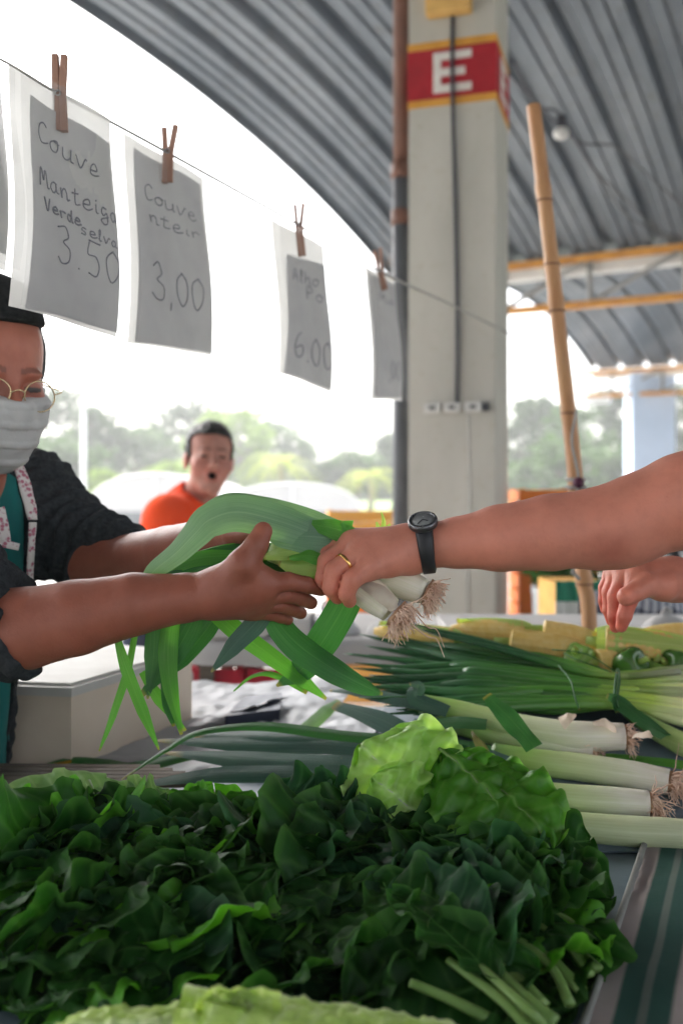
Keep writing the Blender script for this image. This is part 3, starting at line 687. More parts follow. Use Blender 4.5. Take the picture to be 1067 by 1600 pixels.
# hair, cap, mask, glasses
FQ = Field(np.array(VH.o) - (.15, .15, .10), np.array(VH.o) + (.15, .15, .18), .003)
hr = VH.E(FQ, (0, -.016, .034), (.083, .103, .094)); L_ = lambda n: FQ.half(VH.w(*n[0]), VH.s * n[1][0] + VH.f * n[1][1] + VH.u * n[1][2])
hr = smax(hr, -smax(L_(((0, .030, 0), (0, -1, -.25))), L_(((0, 0, .078), (0, -.25, 1))), .02), .008); hr = smax(hr, L_(((0, 0, -.05), (0, .5, -1))), .01)
p, q = FQ.mesh(hr); p = wrinkle(p, q, .0016, lambda w: vnoise(w * np.array((1, 1, .3)), 140, 4)); from_arrays('hair', p, q, m_hair, vendor)
cpd = smax(smin(VH.E(FQ, (0, -.016, .045), (.0845, .1050, .088)), VH.E(FQ, (0, -.03, .10), (.070, .085, .045)), .02), L_(((0, 0, .074), (0, .10, -1))), .012); p, q = FQ.mesh(cpd); from_arrays('cap', p, q, m_cap, vendor)
FM = Field(np.array(VH.o) - (.13, .16, .17), np.array(VH.o) + (.14, .12, .06), .0024)
mk = smin(VH.base(FM) - .004, VH.E(FM, (0, .066, -.052), (.050, .046, .056)), .02); Lm = lambda c, n: FM.half(VH.w(*c), VH.s * n[0] + VH.f * n[1] + VH.u * n[2])
mk = smax(mk, Lm((0, .09, -.016), (0, .12, 1)), .004); mk = smax(mk, Lm((0, .002, -.06), (0, -1, 0)), .004); mk = smax(mk, Lm((0, .02, -.118), (0, -.25, -1)), .006)
p, q = FM.mesh(mk); p = wrinkle(p, q, .0016, lambda w: np.where(np.sin(VH.loc(w)[:, 2] * 230 + .8) > .55, 1.0, -.3) + .6 * vnoise(w, 60, 8)); mask = from_arrays('face_mask', relax(p, q, 1), q, m_mask, vendor)
ml = MB()
for zz in (-.03, -.085): ml.tube(spline([VH.w(.064, .004, zz), VH.w(.078, -.014, zz * .5 - .01), VH.w(.081, -.028, -.008)], 8), .0013, 6)
ml.build('ear_loop', m_mask, mask)
gw = MB(); gn = MB()
for q in (-1, 1):
    ring_ = [VH.w(q * .034 + .0245 * math.cos(a), .106 - .012 * abs(q * .034 + .0245 * math.cos(a)) / .05, -.012 + .0205 * math.sin(a) - .002 * math.cos(a) * q) for a in np.linspace(0, 6.283, 33)]
    gw.tube(ring_, .00105, 6, cap=False); gn.add(ring_[:-1], [tuple(range(32))])
    gw.tube(spline([VH.w(q * .0585, .094, -.008), VH.w(q * .070, .088, -.004), VH.w(q * .077, .05, -.004), VH.w(q * .079, -.01, -.004), VH.w(q * .078, -.03, -.02)], 16), .0011, 6)
    gw.tube(spline([VH.w(q * .010, .104, -.010), VH.w(q * .009, .098, -.017), VH.w(q * .010, .096, -.022)], 6), [.0008, .001, .0014, .002, .0024, .001], 6)
gw.tube(spline([VH.w(-.0105, .105, -.008), VH.w(0, .109, -.004), VH.w(.0105, .105, -.008)], 8), .0011, 6)
gf = gw.build('glasses', m_wire, vendor); gn.build('lens', m_glass, gf)
br = MB(); bp, bd_ = P(331, 841.5, 1.275), (P(355, 838, 1.255) - P(312, 846, 1.29)).normalized(); e1 = bd_.cross(Vector((0, 0, 1))).normalized(); e2 = e1.cross(bd_)
for k in range(22):
    a = k / 22 * 6.283; o_ = bp + (e1 * math.cos(a) + e2 * math.sin(a)) * .0275; tt = (-e1 * math.sin(a) + e2 * math.cos(a)); z_ = bd_ * (.35 if k % 2 else -.35)
    br.tube([o_ - (tt + z_) * .0038, o_ + (tt + z_) * .0038], .0026, 6)
br.build('bracelet', m_silver, vendor)

# ---- the customer reaching in from the right
cust = thing('person', 'customer at the right edge with black wristwatch and gold ring gripping leek bulbs', 'person', (.86, 1.22, 0))
C_CUS = (.58, .22, .15)
armC = pj([(1343, 672, 1.10, .058), (1200, 735, 1.10, .053), (1067, 783, 1.115, .0525), (1000, 806, 1.125, .0475), (930, 823, 1.13, .0425), (860, 832, 1.135, .0425), (780, 841, 1.14, .037), (715, 848, 1.145, .0285), (672, 852, 1.15, .0245), (648, 856, 1.15, .024)])
elb = pj([(968, 842, 1.12, .030), (945, 838, 1.13, .030)])
wc = P(640, 858, 1.15)
cp_ = pj([(580, 884, 1.118, .0135), (549, 906, 1.104, .0112), (541, 926, 1.106, .0098), (546, 939, 1.118, .0082)])
cr_ = pj([(562, 866, 1.128, .0140), (523, 892, 1.112, .0115), (518, 918, 1.112, .0102), (528, 933, 1.124, .0086)])
cm_ = pj([(552, 852, 1.145, .0140), (512, 878, 1.128, .0115), (506, 905, 1.126, .0102), (516, 920, 1.138, .0086)])
ci_ = pj([(545, 846, 1.162, .0135), (508, 866, 1.150, .0112), (498, 893, 1.146, .0098), (505, 908, 1.156, .0082)])
ct_ = pj([(615, 885, 1.178, .016), (585, 898, 1.195, .0135), (558, 905, 1.2, .0115), (535, 908, 1.2, .0098)])
palmC = [(wc, .0235, cp_[0][0], .0155), (wc, .0235, cr_[0][0], .0165), (wc, .0225, cm_[0][0], .016), (wc, .0215, ci_[0][0], .015), (wc, .022, ct_[0][0], .017), (P(605, 868, 1.135), .022, P(575, 868, 1.135), .017)]
a5 = armC[1:]
lo, hi = bounds(a5 + cp_ + ct_ + ci_, .06); hi[0] = .50; FU = Field(lo, hi, .0022)
D = hand_arm(FU, armC, palmC, [cp_, cr_, cm_, ci_], ct_); D = smin(D, FU.cone(elb[0][0], elb[1][0], .028, .030), .03)
vn = [P(640, 846, 1.132), P(600, 850, 1.122), P(575, 860, 1.118)]
pU = FU.mesh(D); pU = (relax(pU[0], pU[1], 1), pU[1])
armK = pj([(1330, 955, 1.33, .045), (1190, 930, 1.31, .040), (1120, 915, 1.30, .031), (1067, 907, 1.29, .0265), (1050, 905, 1.29, .025)])
wk = P(1048, 905, 1.29)
ki = pj([(996, 903, 1.268, .0135), (983, 935, 1.25, .0112), (975, 962, 1.25, .0094), (970, 979, 1.256, .0076)])
km = pj([(978, 896, 1.285, .0135), (962, 932, 1.272, .0112), (960, 962, 1.272, .0095), (961, 980, 1.278, .0076)])
kr = pj([(966, 894, 1.30, .0130), (953, 925, 1.292, .0108), (952, 953, 1.292, .0092), (955, 970, 1.296, .0074)])
kp_ = pj([(960, 896, 1.315, .0120), (946, 918, 1.31, .0095), (944, 938, 1.31, .0082), (945, 952, 1.312, .0068)])
kt = pj([(1035, 915, 1.265, .0190), (1012, 914, 1.25, .0150), (992, 924, 1.24, .0128), (978, 932, 1.236, .0118)])
palmK = [(wk, .025, ki[0][0], .016), (wk, .025, km[0][0], .0165), (wk, .023, kr[0][0], .0155), (wk, .021, kp_[0][0], .014), (wk, .023, kt[0][0], .018)]
lo, hi = bounds(armK + ki + kp_ + kt, .06); hi[0] = .62; FK = Field(lo, hi, .0021)
pK = FK.mesh(hand_arm(FK, armK, palmK, [ki, km, kr, kp_], kt, .010)); pK = (relax(pK[0], pK[1], 1), pK[1])
cs_ = Vector((.10, -.99, 0)); CHD = Head((.80, 1.24, 1.53), frame(R(-80), R(-14)))
cL, cR = P(1343, 672, 1.10), Vector((.66, 1.40, 1.37)); cch, chip = Vector((.80, 1.24, 1.24)), Vector((.87, 1.22, .86))
FB = Field((.48, .86, 0), (1.08, 1.62, 1.45), .012)
def ctrunk(F_, g=0): return smin(F_.cone(cch, chip, .12 + g, .13 + g, ((1, 0, 0), .8)), F_.cone(cL + Vector((.05, .03, 0)), cR + Vector((.05, 0, 0)), .05 + g, .05 + g), .08)
D = smin(ctrunk(FB), legs(FB, chip + Vector((0, 0, -.04)), cs_), .05)
D = smin(D, FB.cone(P(1250, 712, 1.10), cL, .053, .055), .03); D = smin(D, FB.cone(armK[0][0], cR, .045, .055), .03); pB = FB.mesh(D)
lo = np.array(CHD.o) - .15; hi = np.array(CHD.o) + .16; lo[2] -= .12; F5 = Field(lo, hi, .004); D = smin(CHD.base(F5), F5.cone(CHD.w(0, -.02, -.08), cch + Vector((0, 0, .13)), .05, .055), .03); p5 = F5.mesh(D)
V, Q = parts_join([pU, pK, pB, p5]); c = skin_cols(V, C_CUS, 9); c = CHD.paint(V, c)
tone_fingers(V, c, [f[k][0] for f in (cp_, cr_, cm_, ci_) for k in (1, 2, 3)], .018, (1.03, .82, .80))
tone_fingers(V, c, [f[k][0] for f in (ki, km, kr, kp_) for k in (1, 2, 3)], .024, (1.05, .66, .64)); tone_fingers(V, c, [kt[3][0]], .02, (1.05, .8, .8))
tone_fingers(V, c, [P(962, 858, 1.09), P(945, 862, 1.09)], .03, (.80, .74, .74))
nails(V, c, (cp_, cr_, cm_, ci_), (-.35, -.9, .1)); nails(V, c, (ki, km, kr, kp_), (-.8, -.5, .0)); nails(V, c, (kt,), (-.3, -.85, .3))
from_arrays('body', V, Q, m_skin, cust, col=c)
F6 = Field((.45, .86, .68), (1.08, 1.62, 1.47), .008); sh = ctrunk(F6, .016)
sh = smin(sh, F6.cone(P(1265, 706, 1.10), cL, .064, .068), .04); sh = smin(sh, F6.cone(P(1420, 840, 1.35), cR, .058, .068), .04)
p, q = F6.mesh(sh); from_arrays('shirt', p, q, m_shirt, cust)
F7 = Field((.62, .92, .08), (1.12, 1.52, .90), .012); p, q = F7.mesh(legs(F7, chip + Vector((0, 0, -.02)), cs_) - .012); from_arrays('trousers', p, q, m_denim, cust)
F8 = Field(np.array(CHD.o) - (.15, .15, .14), np.array(CHD.o) + (.15, .15, .18), .005); hr = CHD.E(F8, (0, -.022, .028), (.086, .104, .10))
hr = smax(hr, -smax(F8.half(CHD.w(0, .03, 0), CHD.f * -1 - CHD.u * .25), F8.half(CHD.w(0, 0, .075), CHD.u - CHD.f * .25), .02), .008); p, q = F8.mesh(hr); from_arrays('hair', p, q, m_hair, cust)
shoes('shoes', chip, cs_, Vector((-1, -.1, 0)).normalized(), cust)
# wristwatch and ring
wx = (P(700, 850, 1.146) - P(650, 856, 1.15)).normalized(); wo = P(666, 853, 1.149); wu = (Vector((0, -.25, 1)) - wx * wx.dot(Vector((0, -.25, 1)))).normalized(); wv = wx.cross(wu)
def ring_band(o, x, u, v, ru, rv, wid, th, n=36, wf=lambda a: 1):
    b = MB(); V, Fc = [], []
    for i in range(n):
        a = 6.283 * i / n; d = u * math.cos(a) * ru + v * math.sin(a) * rv; nn = d.normalized(); w_ = wid * wf(a)
        for q, e in ((-1, 0), (-.8, th), (.8, th), (1, 0), (.6, -.001), (-.6, -.001)): V.append(o + d + nn * e + x * (q * w_ / 2))
    for i in range(n):
        for j in range(6): k = (i + 1) % n; j2 = (j + 1) % 6; Fc.append((i * 6 + j, i * 6 + j2, k * 6 + j2, k * 6 + j))
    return b.add(V, Fc)
wtop = (wu * .93 - wv * 0 + Vector((0, -.36, 0))).normalized(); wtop = (wtop - wx * wx.dot(wtop)).normalized(); wsd = wx.cross(wtop)
watch = ring_band(wo, wx, wtop, wsd, .0292, .0288, .0165, .0034, wf=lambda a: 1 + .25 * max(0, math.cos(a))).build('wristwatch', m_black, cust)
MB().lathe([(0, .0), (.0165, .0), (.0172, .002), (.0172, .006), (.0160, .008), (.0138, .0085), (.0138, .0068), (0, .0068)], wo + wtop * .0300, wtop, 28).build('watch_case', plain('dark_steel', (.16, .165, .17), (.1, .1, .11), 30, .3, .5, metal=.8), watch)
MB().lathe([(0, .0072), (.0130, .0072), (.0130, .0069)], wo + wtop * .0300, wtop, 24).build('watch_dial', m_dial, watch)
for ang, ln_ in ((.6, .007), (2.2, .010)):
    dd = wx * math.cos(ang) + wsd * math.sin(ang); MB().bar(wo + wtop * .0377, wo + wtop * .0377 + dd * ln_, .0009, .0006, wtop).build('watch_hand', m_black, watch, smooth=False)
rx = (cr_[1][0] - cr_[0][0]).normalized(); ro = cr_[0][0].lerp(cr_[1][0], .62); ru = (Vector((0, 0, 1)) - rx * rx.z).normalized(); ring_band(ro, rx, ru, rx.cross(ru), .0120, .0120, .0042, .0016).build('ring', m_gold, cust)

# ---- the man in orange
MH = Head(P(327, 716, 3.33), frame(R(17), R(4), R(-4)), 1.0, True)
man = thing('person', 'young man in an orange t-shirt, mouth open, looking over from behind the stalls', 'person', (P(275, HY, 3.36).x, 3.38, 0))
C_MAN = (.42, .19, .14); mch, mhip = P(275, 880, 3.40), P(262, 1120, 3.46); mhip.z = .90; msd = Vector((.55, .83, 0)).normalized()
mL, mR = P(306, 798, 3.50), P(262, 812, 3.24)
F9 = Field((-1.02, 2.9, 0), (-.15, 3.85, 1.42), .014)
def mtrunk(F_, g=0): return smin(smin(F_.cone(mch, mhip, .135 + g, .125 + g), F_.cone(mL, mR, .062 + g, .062 + g), .09), F_.cone(P(306, 782, 3.38), mch, .06 + g, .12 + g), .06)
aL1, aL2 = P(360, 930, 3.62), P(430, 990, 3.45); aR1, aR2 = P(232, 950, 3.2), P(330, 1010, 3.08)
D = smin(mtrunk(F9), legs(F9, mhip + Vector((0, 0, -.03)), msd), .05)
for a, b, cc in ((mL, aL1, aL2), (mR, aR1, aR2)): D = smin(D, smin(F9.cone(a, b, .05, .042), F9.cone(b, cc, .04, .03), .02), .03)
pA = F9.mesh(D)
lo = np.array(MH.o) - .15; hi = np.array(MH.o) + .15; lo[2] -= .10; FG = Field(lo, hi, .003); D = smin(MH.base(FG), FG.cone(MH.w(-.005, -.02, -.07), P(308, 790, 3.38), .052, .062), .03); pG = FG.mesh(D)
V, Q = parts_join([pG, pA]); c = skin_cols(V, C_MAN, 13); c = MH.paint(V, c); from_arrays('body', V, Q, m_skin, man, col=c)
FJ = Field((-1.02, 2.9, .82), (-.15, 3.85, 1.40), .009); sh = mtrunk(FJ, .016)
for a, b in ((mL, aL1), (mR, aR1)): sh = smin(sh, FJ.cone(a, a.lerp(b, .62), .072, .066), .04)
sh = smax(sh, -FJ.cone(P(312, 772, 3.36), MH.o, .060, .07), .01); p, q = FJ.mesh(sh); p = wrinkle(p, q, .006, lambda w: vnoise(w, 9, 6)); from_arrays('shirt', p, q, m_orange_t, man)
FN = Field((-1.02, 3.0, .07), (-.2, 3.85, .92), .014); p, q = FN.mesh(legs(FN, mhip + Vector((0, 0, -.02)), msd) - .014); from_arrays('trousers', p, q, m_denim, man)
FO = Field(np.array(MH.o) - (.15, .15, .08), np.array(MH.o) + (.15, .15, .17), .003); hr = MH.E(FO, (0, -.008, .034), (.081, .105, .094))
Lo_ = lambda c, n: FO.half(MH.w(*c), MH.s * n[0] + MH.f * n[1] + MH.u * n[2])
hr = smax(hr, -smax(Lo_((0, .036, 0), (0, -1, -.15)), Lo_((0, 0, .060), (0, -.15, 1)), .012), .006); hr = smax(hr, Lo_((0, 0, -.015), (0, .35, -1)), .008)
p, q = FO.mesh(hr); p = wrinkle(p, q, .0055, lambda w: vnoise(w, 95, 4)); from_arrays('hair', p, q, m_hair, man)
shoes('shoes', mhip, msd, Vector((.83, -.55, 0)), man)
# ------------------------------------------------------------------ price signs on their line
m_string = plain('string', (.36, .35, .33), (.28, .27, .25), 60, .8)
m_peg = plain('clothespin_wood', (.40, .23, .17), (.30, .16, .11), 60, .7, stretch=(1, 1, .2))
m_paper = plain('grey_paper', (.48, .48, .48), (.40, .40, .41), 5, .8, .1, transl=.42)
m_ink = plain('blue_grey_ink', (.16, .165, .20), (.10, .105, .14), 40, .6)
t = NT('plastic_sleeve'); _tr = t.new('BsdfTransparent'); _tl = t.new('BsdfTranslucent'); _tl.inputs[0].default_value = (.6, .6, .6, 1)
_a = t.new('MixShader'); _a.inputs[0].default_value = .5; t.done((.8, .8, .79), .25, .5); t.ln(t.b.outputs[0], _a.inputs[1]); t.ln(_tl.outputs[0], _a.inputs[2])
_b = t.new('MixShader'); t.ln(t.math('MULTIPLY', t.noise(12, 4), .30), _b.inputs[0]); t.ln(_tr.outputs[0], _b.inputs[1]); t.ln(_a.outputs[0], _b.inputs[2]); t.ln(_b.outputs[0], t.out.inputs[0]); m_sleeve = t.m
t = NT('plastic_sleeve_back'); _tr = t.new('BsdfTransparent'); t.done((.52, .52, .50), .3, .4, 0, .5); _mo = [l.from_socket for l in t.t.links if l.to_node == t.out][0]; _b = t.new('MixShader'); t.ln(t.math('ADD', t.math('MULTIPLY', t.noise(9, 3), .08), .93, True), _b.inputs[0]); t.ln(_tr.outputs[0], _b.inputs[1]); t.ln(_mo, _b.inputs[2]); t.ln(_b.outputs[0], t.out.inputs[0]); m_sleeve_b = t.m
LINE = [P(-160, 20, 1.06), P(0, 92, 1.20), P(95, 148, 1.33), P(265, 240, 1.60), P(467, 352, 2.10), P(595, 425, 2.55), P(700, 474, 3.3), P(801, 524, 4.40)]
lc = spline(LINE, 200); MB_ = MB().tube(lc, list(np.linspace(.0012, .0046, 200)), 6); tag(MB_.build('clothes_line', m_string), 'thin pale string holding the price signs, tied round the column', 'string')
GLY = {  # handwriting strokes on a 1 x 1.4 cell
 'V': [[(.05, 1.3), (.4, 0), (.85, 1.3)]], 'C': [[(.9, 1.15), (.6, 1.35), (.2, 1.1), (.05, .6), (.25, .1), (.6, 0), (.95, .25)]], 'O': [[(.5, 1.3), (.1, 1), (.05, .45), (.4, 0), (.85, .35), (.9, 1), (.5, 1.3)]],
 'o': [[(.5, .75), (.1, .5), (.15, .08), (.55, 0), (.85, .35), (.7, .7), (.45, .72), (1.0, .62)]], 'u': [[(.05, .75), (.1, .15), (.4, 0), (.75, .3), (.8, .75), (.8, .1), (1.0, .02)]],
 'v': [[(.05, .75), (.4, 0), (.8, .7), (1.0, .68)]], 'e': [[(.1, .35), (.75, .45), (.6, .78), (.2, .6), (.15, .15), (.5, 0), (1.0, .2)]],
 'M': [[(.05, 0), (.12, 1.2), (.3, 1.25), (.48, .45), (.62, 1.15), (.82, 1.1), (.9, .05), (1.05, .1)]], 'a': [[(.75, .65), (.35, .75), (.08, .35), (.35, 0), (.7, .3), (.75, .7), (.75, .1), (1.0, .05)]],
 'n': [[(.1, .7), (.15, 0), (.2, .45), (.5, .75), (.75, .5), (.8, .0), (1.0, .08)]], 't': [[(.45, 1.2), (.38, .2), (.6, 0), (.9, .1)], [(.1, .8), (.85, .86)]], 'i': [[(.4, .7), (.42, .1), (.8, .05)], [(.42, 1.0), (.46, 1.05)]],
 'g': [[(.75, .65), (.35, .75), (.1, .35), (.4, .05), (.75, .4), (.75, -.35), (.4, -.55), (.1, -.3), (.95, .1)]], 'r': [[(.1, .7), (.2, 0), (.25, .5), (.6, .75), (.9, .6)]], 's': [[(.8, .65), (.4, .75), (.25, .5), (.7, .3), (.6, .02), (.15, .05)]],
 'd': [[(.7, .6), (.3, .7), (.08, .3), (.4, 0), (.72, .35), (.78, 1.3), (.76, .1), (1.0, .05)]], 'l': [[(.2, .1), (.6, .9), (.5, 1.35), (.3, 1.1), (.4, .1), (.8, .05)]], 'p': [[(.15, .7), (.18, -.5)], [(.18, .5), (.5, .75), (.8, .45), (.5, .05), (.2, .15)]],
 'A': [[(.0, 0), (.45, 1.3), (.9, 0)], [(.15, .5), (.75, .5)]], 'h': [[(.15, 1.3), (.18, 0), (.22, .45), (.55, .7), (.78, .4), (.8, 0), (1, .05)]], 'P': [[(.15, 0), (.18, 1.3), (.7, 1.2), (.75, .75), (.2, .6)]],
 'y': [[(.1, .75), (.4, .15)], [(.85, .75), (.3, -.5)]], '2': [[(.1, 1.0), (.5, 1.3), (.8, .95), (.1, .02), (.95, .08)]], '3': [[(.15, 1.2), (.6, 1.3), (.8, 1.0), (.4, .72), (.85, .5), (.75, .05), (.35, -.05), (.05, .15)]],
 '5': [[(.25, 1.25), (.2, .75), (.65, .75), (.85, .4), (.6, 0), (.15, .05)], [(.22, 1.27), (.85, 1.3)]], '6': [[(.75, 1.3), (.3, .9), (.1, .35), (.4, 0), (.8, .25), (.7, .6), (.25, .5)]],
 '0': [[(.5, 1.25), (.12, .95), (.08, .4), (.42, 0), (.82, .3), (.88, .9), (.5, 1.25)]], '.': [[(.4, .0), (.45, .05)]], ',': [[(.45, .05), (.3, -.3)]], ' ': [], '-': [[(.1, .5), (.8, .52)]],
}
def write(b, sf, text, x, y, size, wid, rad, drop=0, jit=.05, seed=1):
    r = random.Random(seed); adv = wid / max(1, sum(.55 if c in '.,il' else 1 for c in text)); k = x
    for c in text:
        w_ = adv * (.55 if c in '.,il' else 1)
        for st in GLY[c]:
            pts = [sf(k + (px_ + r.uniform(-jit, jit)) * w_ * .86, y + (py_ + r.uniform(-jit, jit)) * size / 1.3 + drop * (k - x)) for px_, py_ in st]
            b.tube(spline(pts, max(6, len(pts) * 4)), rad * .8, 5, flat=.45, hint=sf.n)
        k += w_
class Sf:
    """a hanging sheet seen as four corners (tl, tr, br, bl), given as places; gently curled"""
    def __init__(s, tl, tr, br_, bl, bow=.008, off=.0):
        s.c = tl, tr, br_, bl; s.n = (tr - tl).cross(bl - tl).normalized()
        if s.n.y > 0: s.n = -s.n
        s.bow = bow; s.off = off
    def __call__(s, x, y, off=.0022):          # x 0..1 left-right, y 0 bottom .. 1 top
        tl, tr, br_, bl = s.c; top = tl.lerp(tr, x); bot = bl.lerp(br_, x)
        wv = s.bow * (math.sin(x * 2.6 + .4) * (1 - y) + .35 * math.sin(x * 7 + y * 3)) + .5 * s.bow * math.sin(y * 5)
        return bot.lerp(top, y) + s.n * (wv + off)
def sign(lab, sl, pp, texts, bow, seed):
    """sl: sleeve corners, pp: paper corners"""
    o = thing('price_sign', lab, 'sign', (sl[0] + sl[1]) / 2, 'handwritten price signs on the line')
    S, Pp = Sf(*sl, bow=bow), Sf(*pp, bow=bow)
    MB().sheet(lambda u, v: Pp(u, v, 0), 18, 22).build('paper', m_paper, o)
    MB().sheet(lambda u, v: S(u, v, .015 + .0025 * math.sin(u * 9 + seed) * math.sin(v * 7)), 22, 26).build('plastic_sleeve', m_sleeve, o)
    MB().sheet(lambda u, v: S(u, v, -.004), 12, 14).build('plastic_sleeve', m_sleeve_b, o)
    b = MB()
    for k, (tx, x, y, sz, wd, rad, dr) in enumerate(texts): write(b, lambda_sf(Pp), tx, x, y, sz, wd, rad, dr, seed=seed * 10 + k)
    b.build('writing', m_ink, o)
def lambda_sf(Pp):
    f = lambda x, y: Pp(x, y, .0026); 
    class W:
        n = Pp.n
        def __call__(s, x, y): return f(x, y)
    return W()
def q4(a, b, c, d): return [P(*a), P(*b), P(*c), P(*d)]
dA, dB = 1.23, 1.42
sign('large price sign reading Couve Manteiga 3.50 nearest the capped vendor', q4((22, 98, dA), (182, 185, dB), (182, 527, dB), (14, 478, dA)), q4((52, 146, dA + .03), (177, 224, dB), (180, 520, dB), (36, 482, dA + .02)),
     [('Couve', .08, .80, .10, .72, .0013, -.06), ('Manteiga', .06, .585, .085, .95, .0014, -.02), ('Verde', .10, .475, .06, .45, .0017, .0), ('selva', .52, .44, .055, .45, .0013, -.02), ('3.50', .22, .26, .17, .80, .0014, -.03)], .010, 1)
sign('price sign reading 3,00 just right of the large sign', q4((200, 205, 1.50), (325, 278, 1.74), (331, 556, 1.74), (200, 536, 1.50)), q4((212, 230, 1.51), (318, 288, 1.73), (329, 552, 1.74), (208, 534, 1.51)),
     [('Couve', .12, .76, .08, .72, .0012, -.02), ('nteir', .16, .645, .07, .72, .0012, .0), ('3,00', .12, .24, .19, .78, .0015, -.02)], .008, 2)
sign('small price sign reading 6.00 with one clothespin against the white sky', q4((428, 340, 2.03), (511, 384, 2.22), (517, 613, 2.22), (436, 583, 2.03)), q4((450, 396, 2.05), (511, 415, 2.21), (516, 610, 2.22), (441, 583, 2.04)),
     [('Alho', .15, .80, .10, .62, .0013, 0), ('Po', .45, .68, .10, .4, .0013, 0), ('6.00', .10, .16, .22, .92, .0019, -.02)], .008, 3)
sign('narrow price sign nearest the concrete column', q4((574, 414, 2.48), (621, 438, 2.68), (628, 626, 2.68), (580, 624, 2.48)), q4((577, 424, 2.49), (620, 446, 2.67), (626, 622, 2.68), (581, 622, 2.49)),
     [('Ma', .35, .80, .07, .5, .0013, 0), (',00', .45, .16, .16, .5, .0016, 0)], .008, 4)
sign('price sign cut off by the left edge beside the large sign', q4((-150, 10, 1.00), (12, 92, 1.19), (10, 424, 1.19), (-150, 360, 1.00)), q4((-130, 60, 1.01), (-6, 150, 1.19), (6, 398, 1.19), (-130, 350, 1.01)), [('2,50', .2, .3, .15, .6, .0014, 0)], .008, 5)
def peg(lab, p_at, tip_l, tip_r, foot, d, wide, m=None):
    """sprung clothespin: two wooden jaws crossing the line"""
    o = thing('clothespin', lab, 'clothespin', P(*p_at, d), 'wooden clothespins on the line'); dd = d - .006; th_ = wide
    a, b, c = P(*tip_l, dd), P(*tip_r, dd), P(*foot, dd); md = P(*p_at, dd); ax = (b - a).normalized(); w_ = ax * (th_ * .5)
    for tip, sg in ((a, -1), (b, 1)):
        k = MB(); up = Vector((0, 1, 0)); m1 = md + w_ * sg
        k.bar(tip, m1, .009, th_ * .95, (b - a)); k.bar(m1 + (m1 - tip) * .002, c + w_ * sg * 1.02, .009, th_ * .95, (b - a)); k.build('jaw', m_peg, o, smooth=False)
    k = MB()
    for i in range(5): k.tube([md + Vector((0, -.006, 0)) + Vector((.0035 * math.cos(q), -.001 * i + .002, .0035 * math.sin(q))) for q in np.linspace(0, 6.28, 13)], .0006, 5)
    k.build('spring', m_silver, o)
peg('dark clothespin on the large price sign', (93, 148), (87, 86), (101, 87), (96, 205), 1.325, .0088)
peg('pale clothespin on the sign reading 3,00', (263, 238), (257, 200), (275, 196), (262, 285), 1.60, .0085)
peg('red brown clothespin on the sign reading 6.00', (467, 352), (461, 320), (474, 318), (472, 400), 2.10, .0085)
peg('red brown clothespin tilted on the narrow sign', (594, 424), (585, 392), (594, 388), (601, 453), 2.55, .0082)

# ------------------------------------------------------------------ the stall table and what lies on it
TZ = .872
t = NT('table_cover'); _c = t.ramp(t.noise(5, 5, .6), [(.3, (.10, .125, .14)), (.6, (.22, .26, .28)), (.8, (.36, .40, .42))]); t.bump(t.noise(30, 4), .3, .004)
m_cover = t.done(t.mix(1.0, _c, (.62, .72, .78), 'MULTIPLY'), .4, .4)
m_wood = plain('weathered_wood', (.16, .13, .10), (.07, .06, .05), 6, .8, .2, .4, 30, stretch=(.15, 4, 4))
m_poly = plain('white_polythene', (.50, .51, .52), (.36, .375, .40), 9, .5, .35, .15, 26)
table = thing('market_table', 'long market stall table with dark wooden edge boards and grey blue cover', 'table', (.05, 1.35, 0))
MB().box((.11, 1.32, TZ - .0125), (1.12, 1.48, .025), bev=.004).build('tabletop', m_cover, table, smooth=False)
for x in (-.41, .63):
    for y in (.62, 2.02): MB().box((x, y, (TZ - .027) / 2), (.05, .05, TZ - .027), bev=.004).build('leg', m_wood, table, smooth=False)
for y in (.60, 2.04): MB().box((.11, y, TZ - .075), (1.06, .025, .09), bev=.003).build('apron_board', m_wood, table, smooth=False)
# slats between cover and the left side
for k in range(5):
    MB().bar(P(-40, 1228 - k * 7, 1.34 + k * .022) , P(330 - k * 20, 1222 - k * 5, 1.40 + k * .02), .016, .010).build('edge_slat', m_wood, table, smooth=False)
def crumple(z0, amp, seed):
    def h(x, y): return z0 + amp * (noise.noise(Vector((x * 9 + seed, y * 9, seed))) + .5 * abs(noise.noise(Vector((x * 22, y * 22, seed)))) + .22 * noise.noise(Vector((x * 50, y * 50, seed))))
    return h
def quad_sheet(c, amp, seed, n=46, lift=0):
    c = [Vector(q) for q in c]; h = crumple(0, amp, seed)
    def f(u, v):
        p = c[0].lerp(c[1], u).lerp(c[3].lerp(c[2], u), v); p.z += abs(h(p.x, p.y)) + lift; return p
    return f
def T(px, py, dz=.003):
    """the spot of the table top (or dz above it) seen at a pixel"""
    d = (CAM_Z - TZ - dz) * F / (py - HY); return P(px, py, d)
sh = MB().sheet(quad_sheet([T(-80, 1205), T(470, 1215), T(560, 1060), T(250, 1075)], .018, 3), 60, 60).build('plastic_sheet', m_poly)
tag(sh, 'crumpled white plastic sheet on the table under the hanging leek tips', 'plastic sheet')
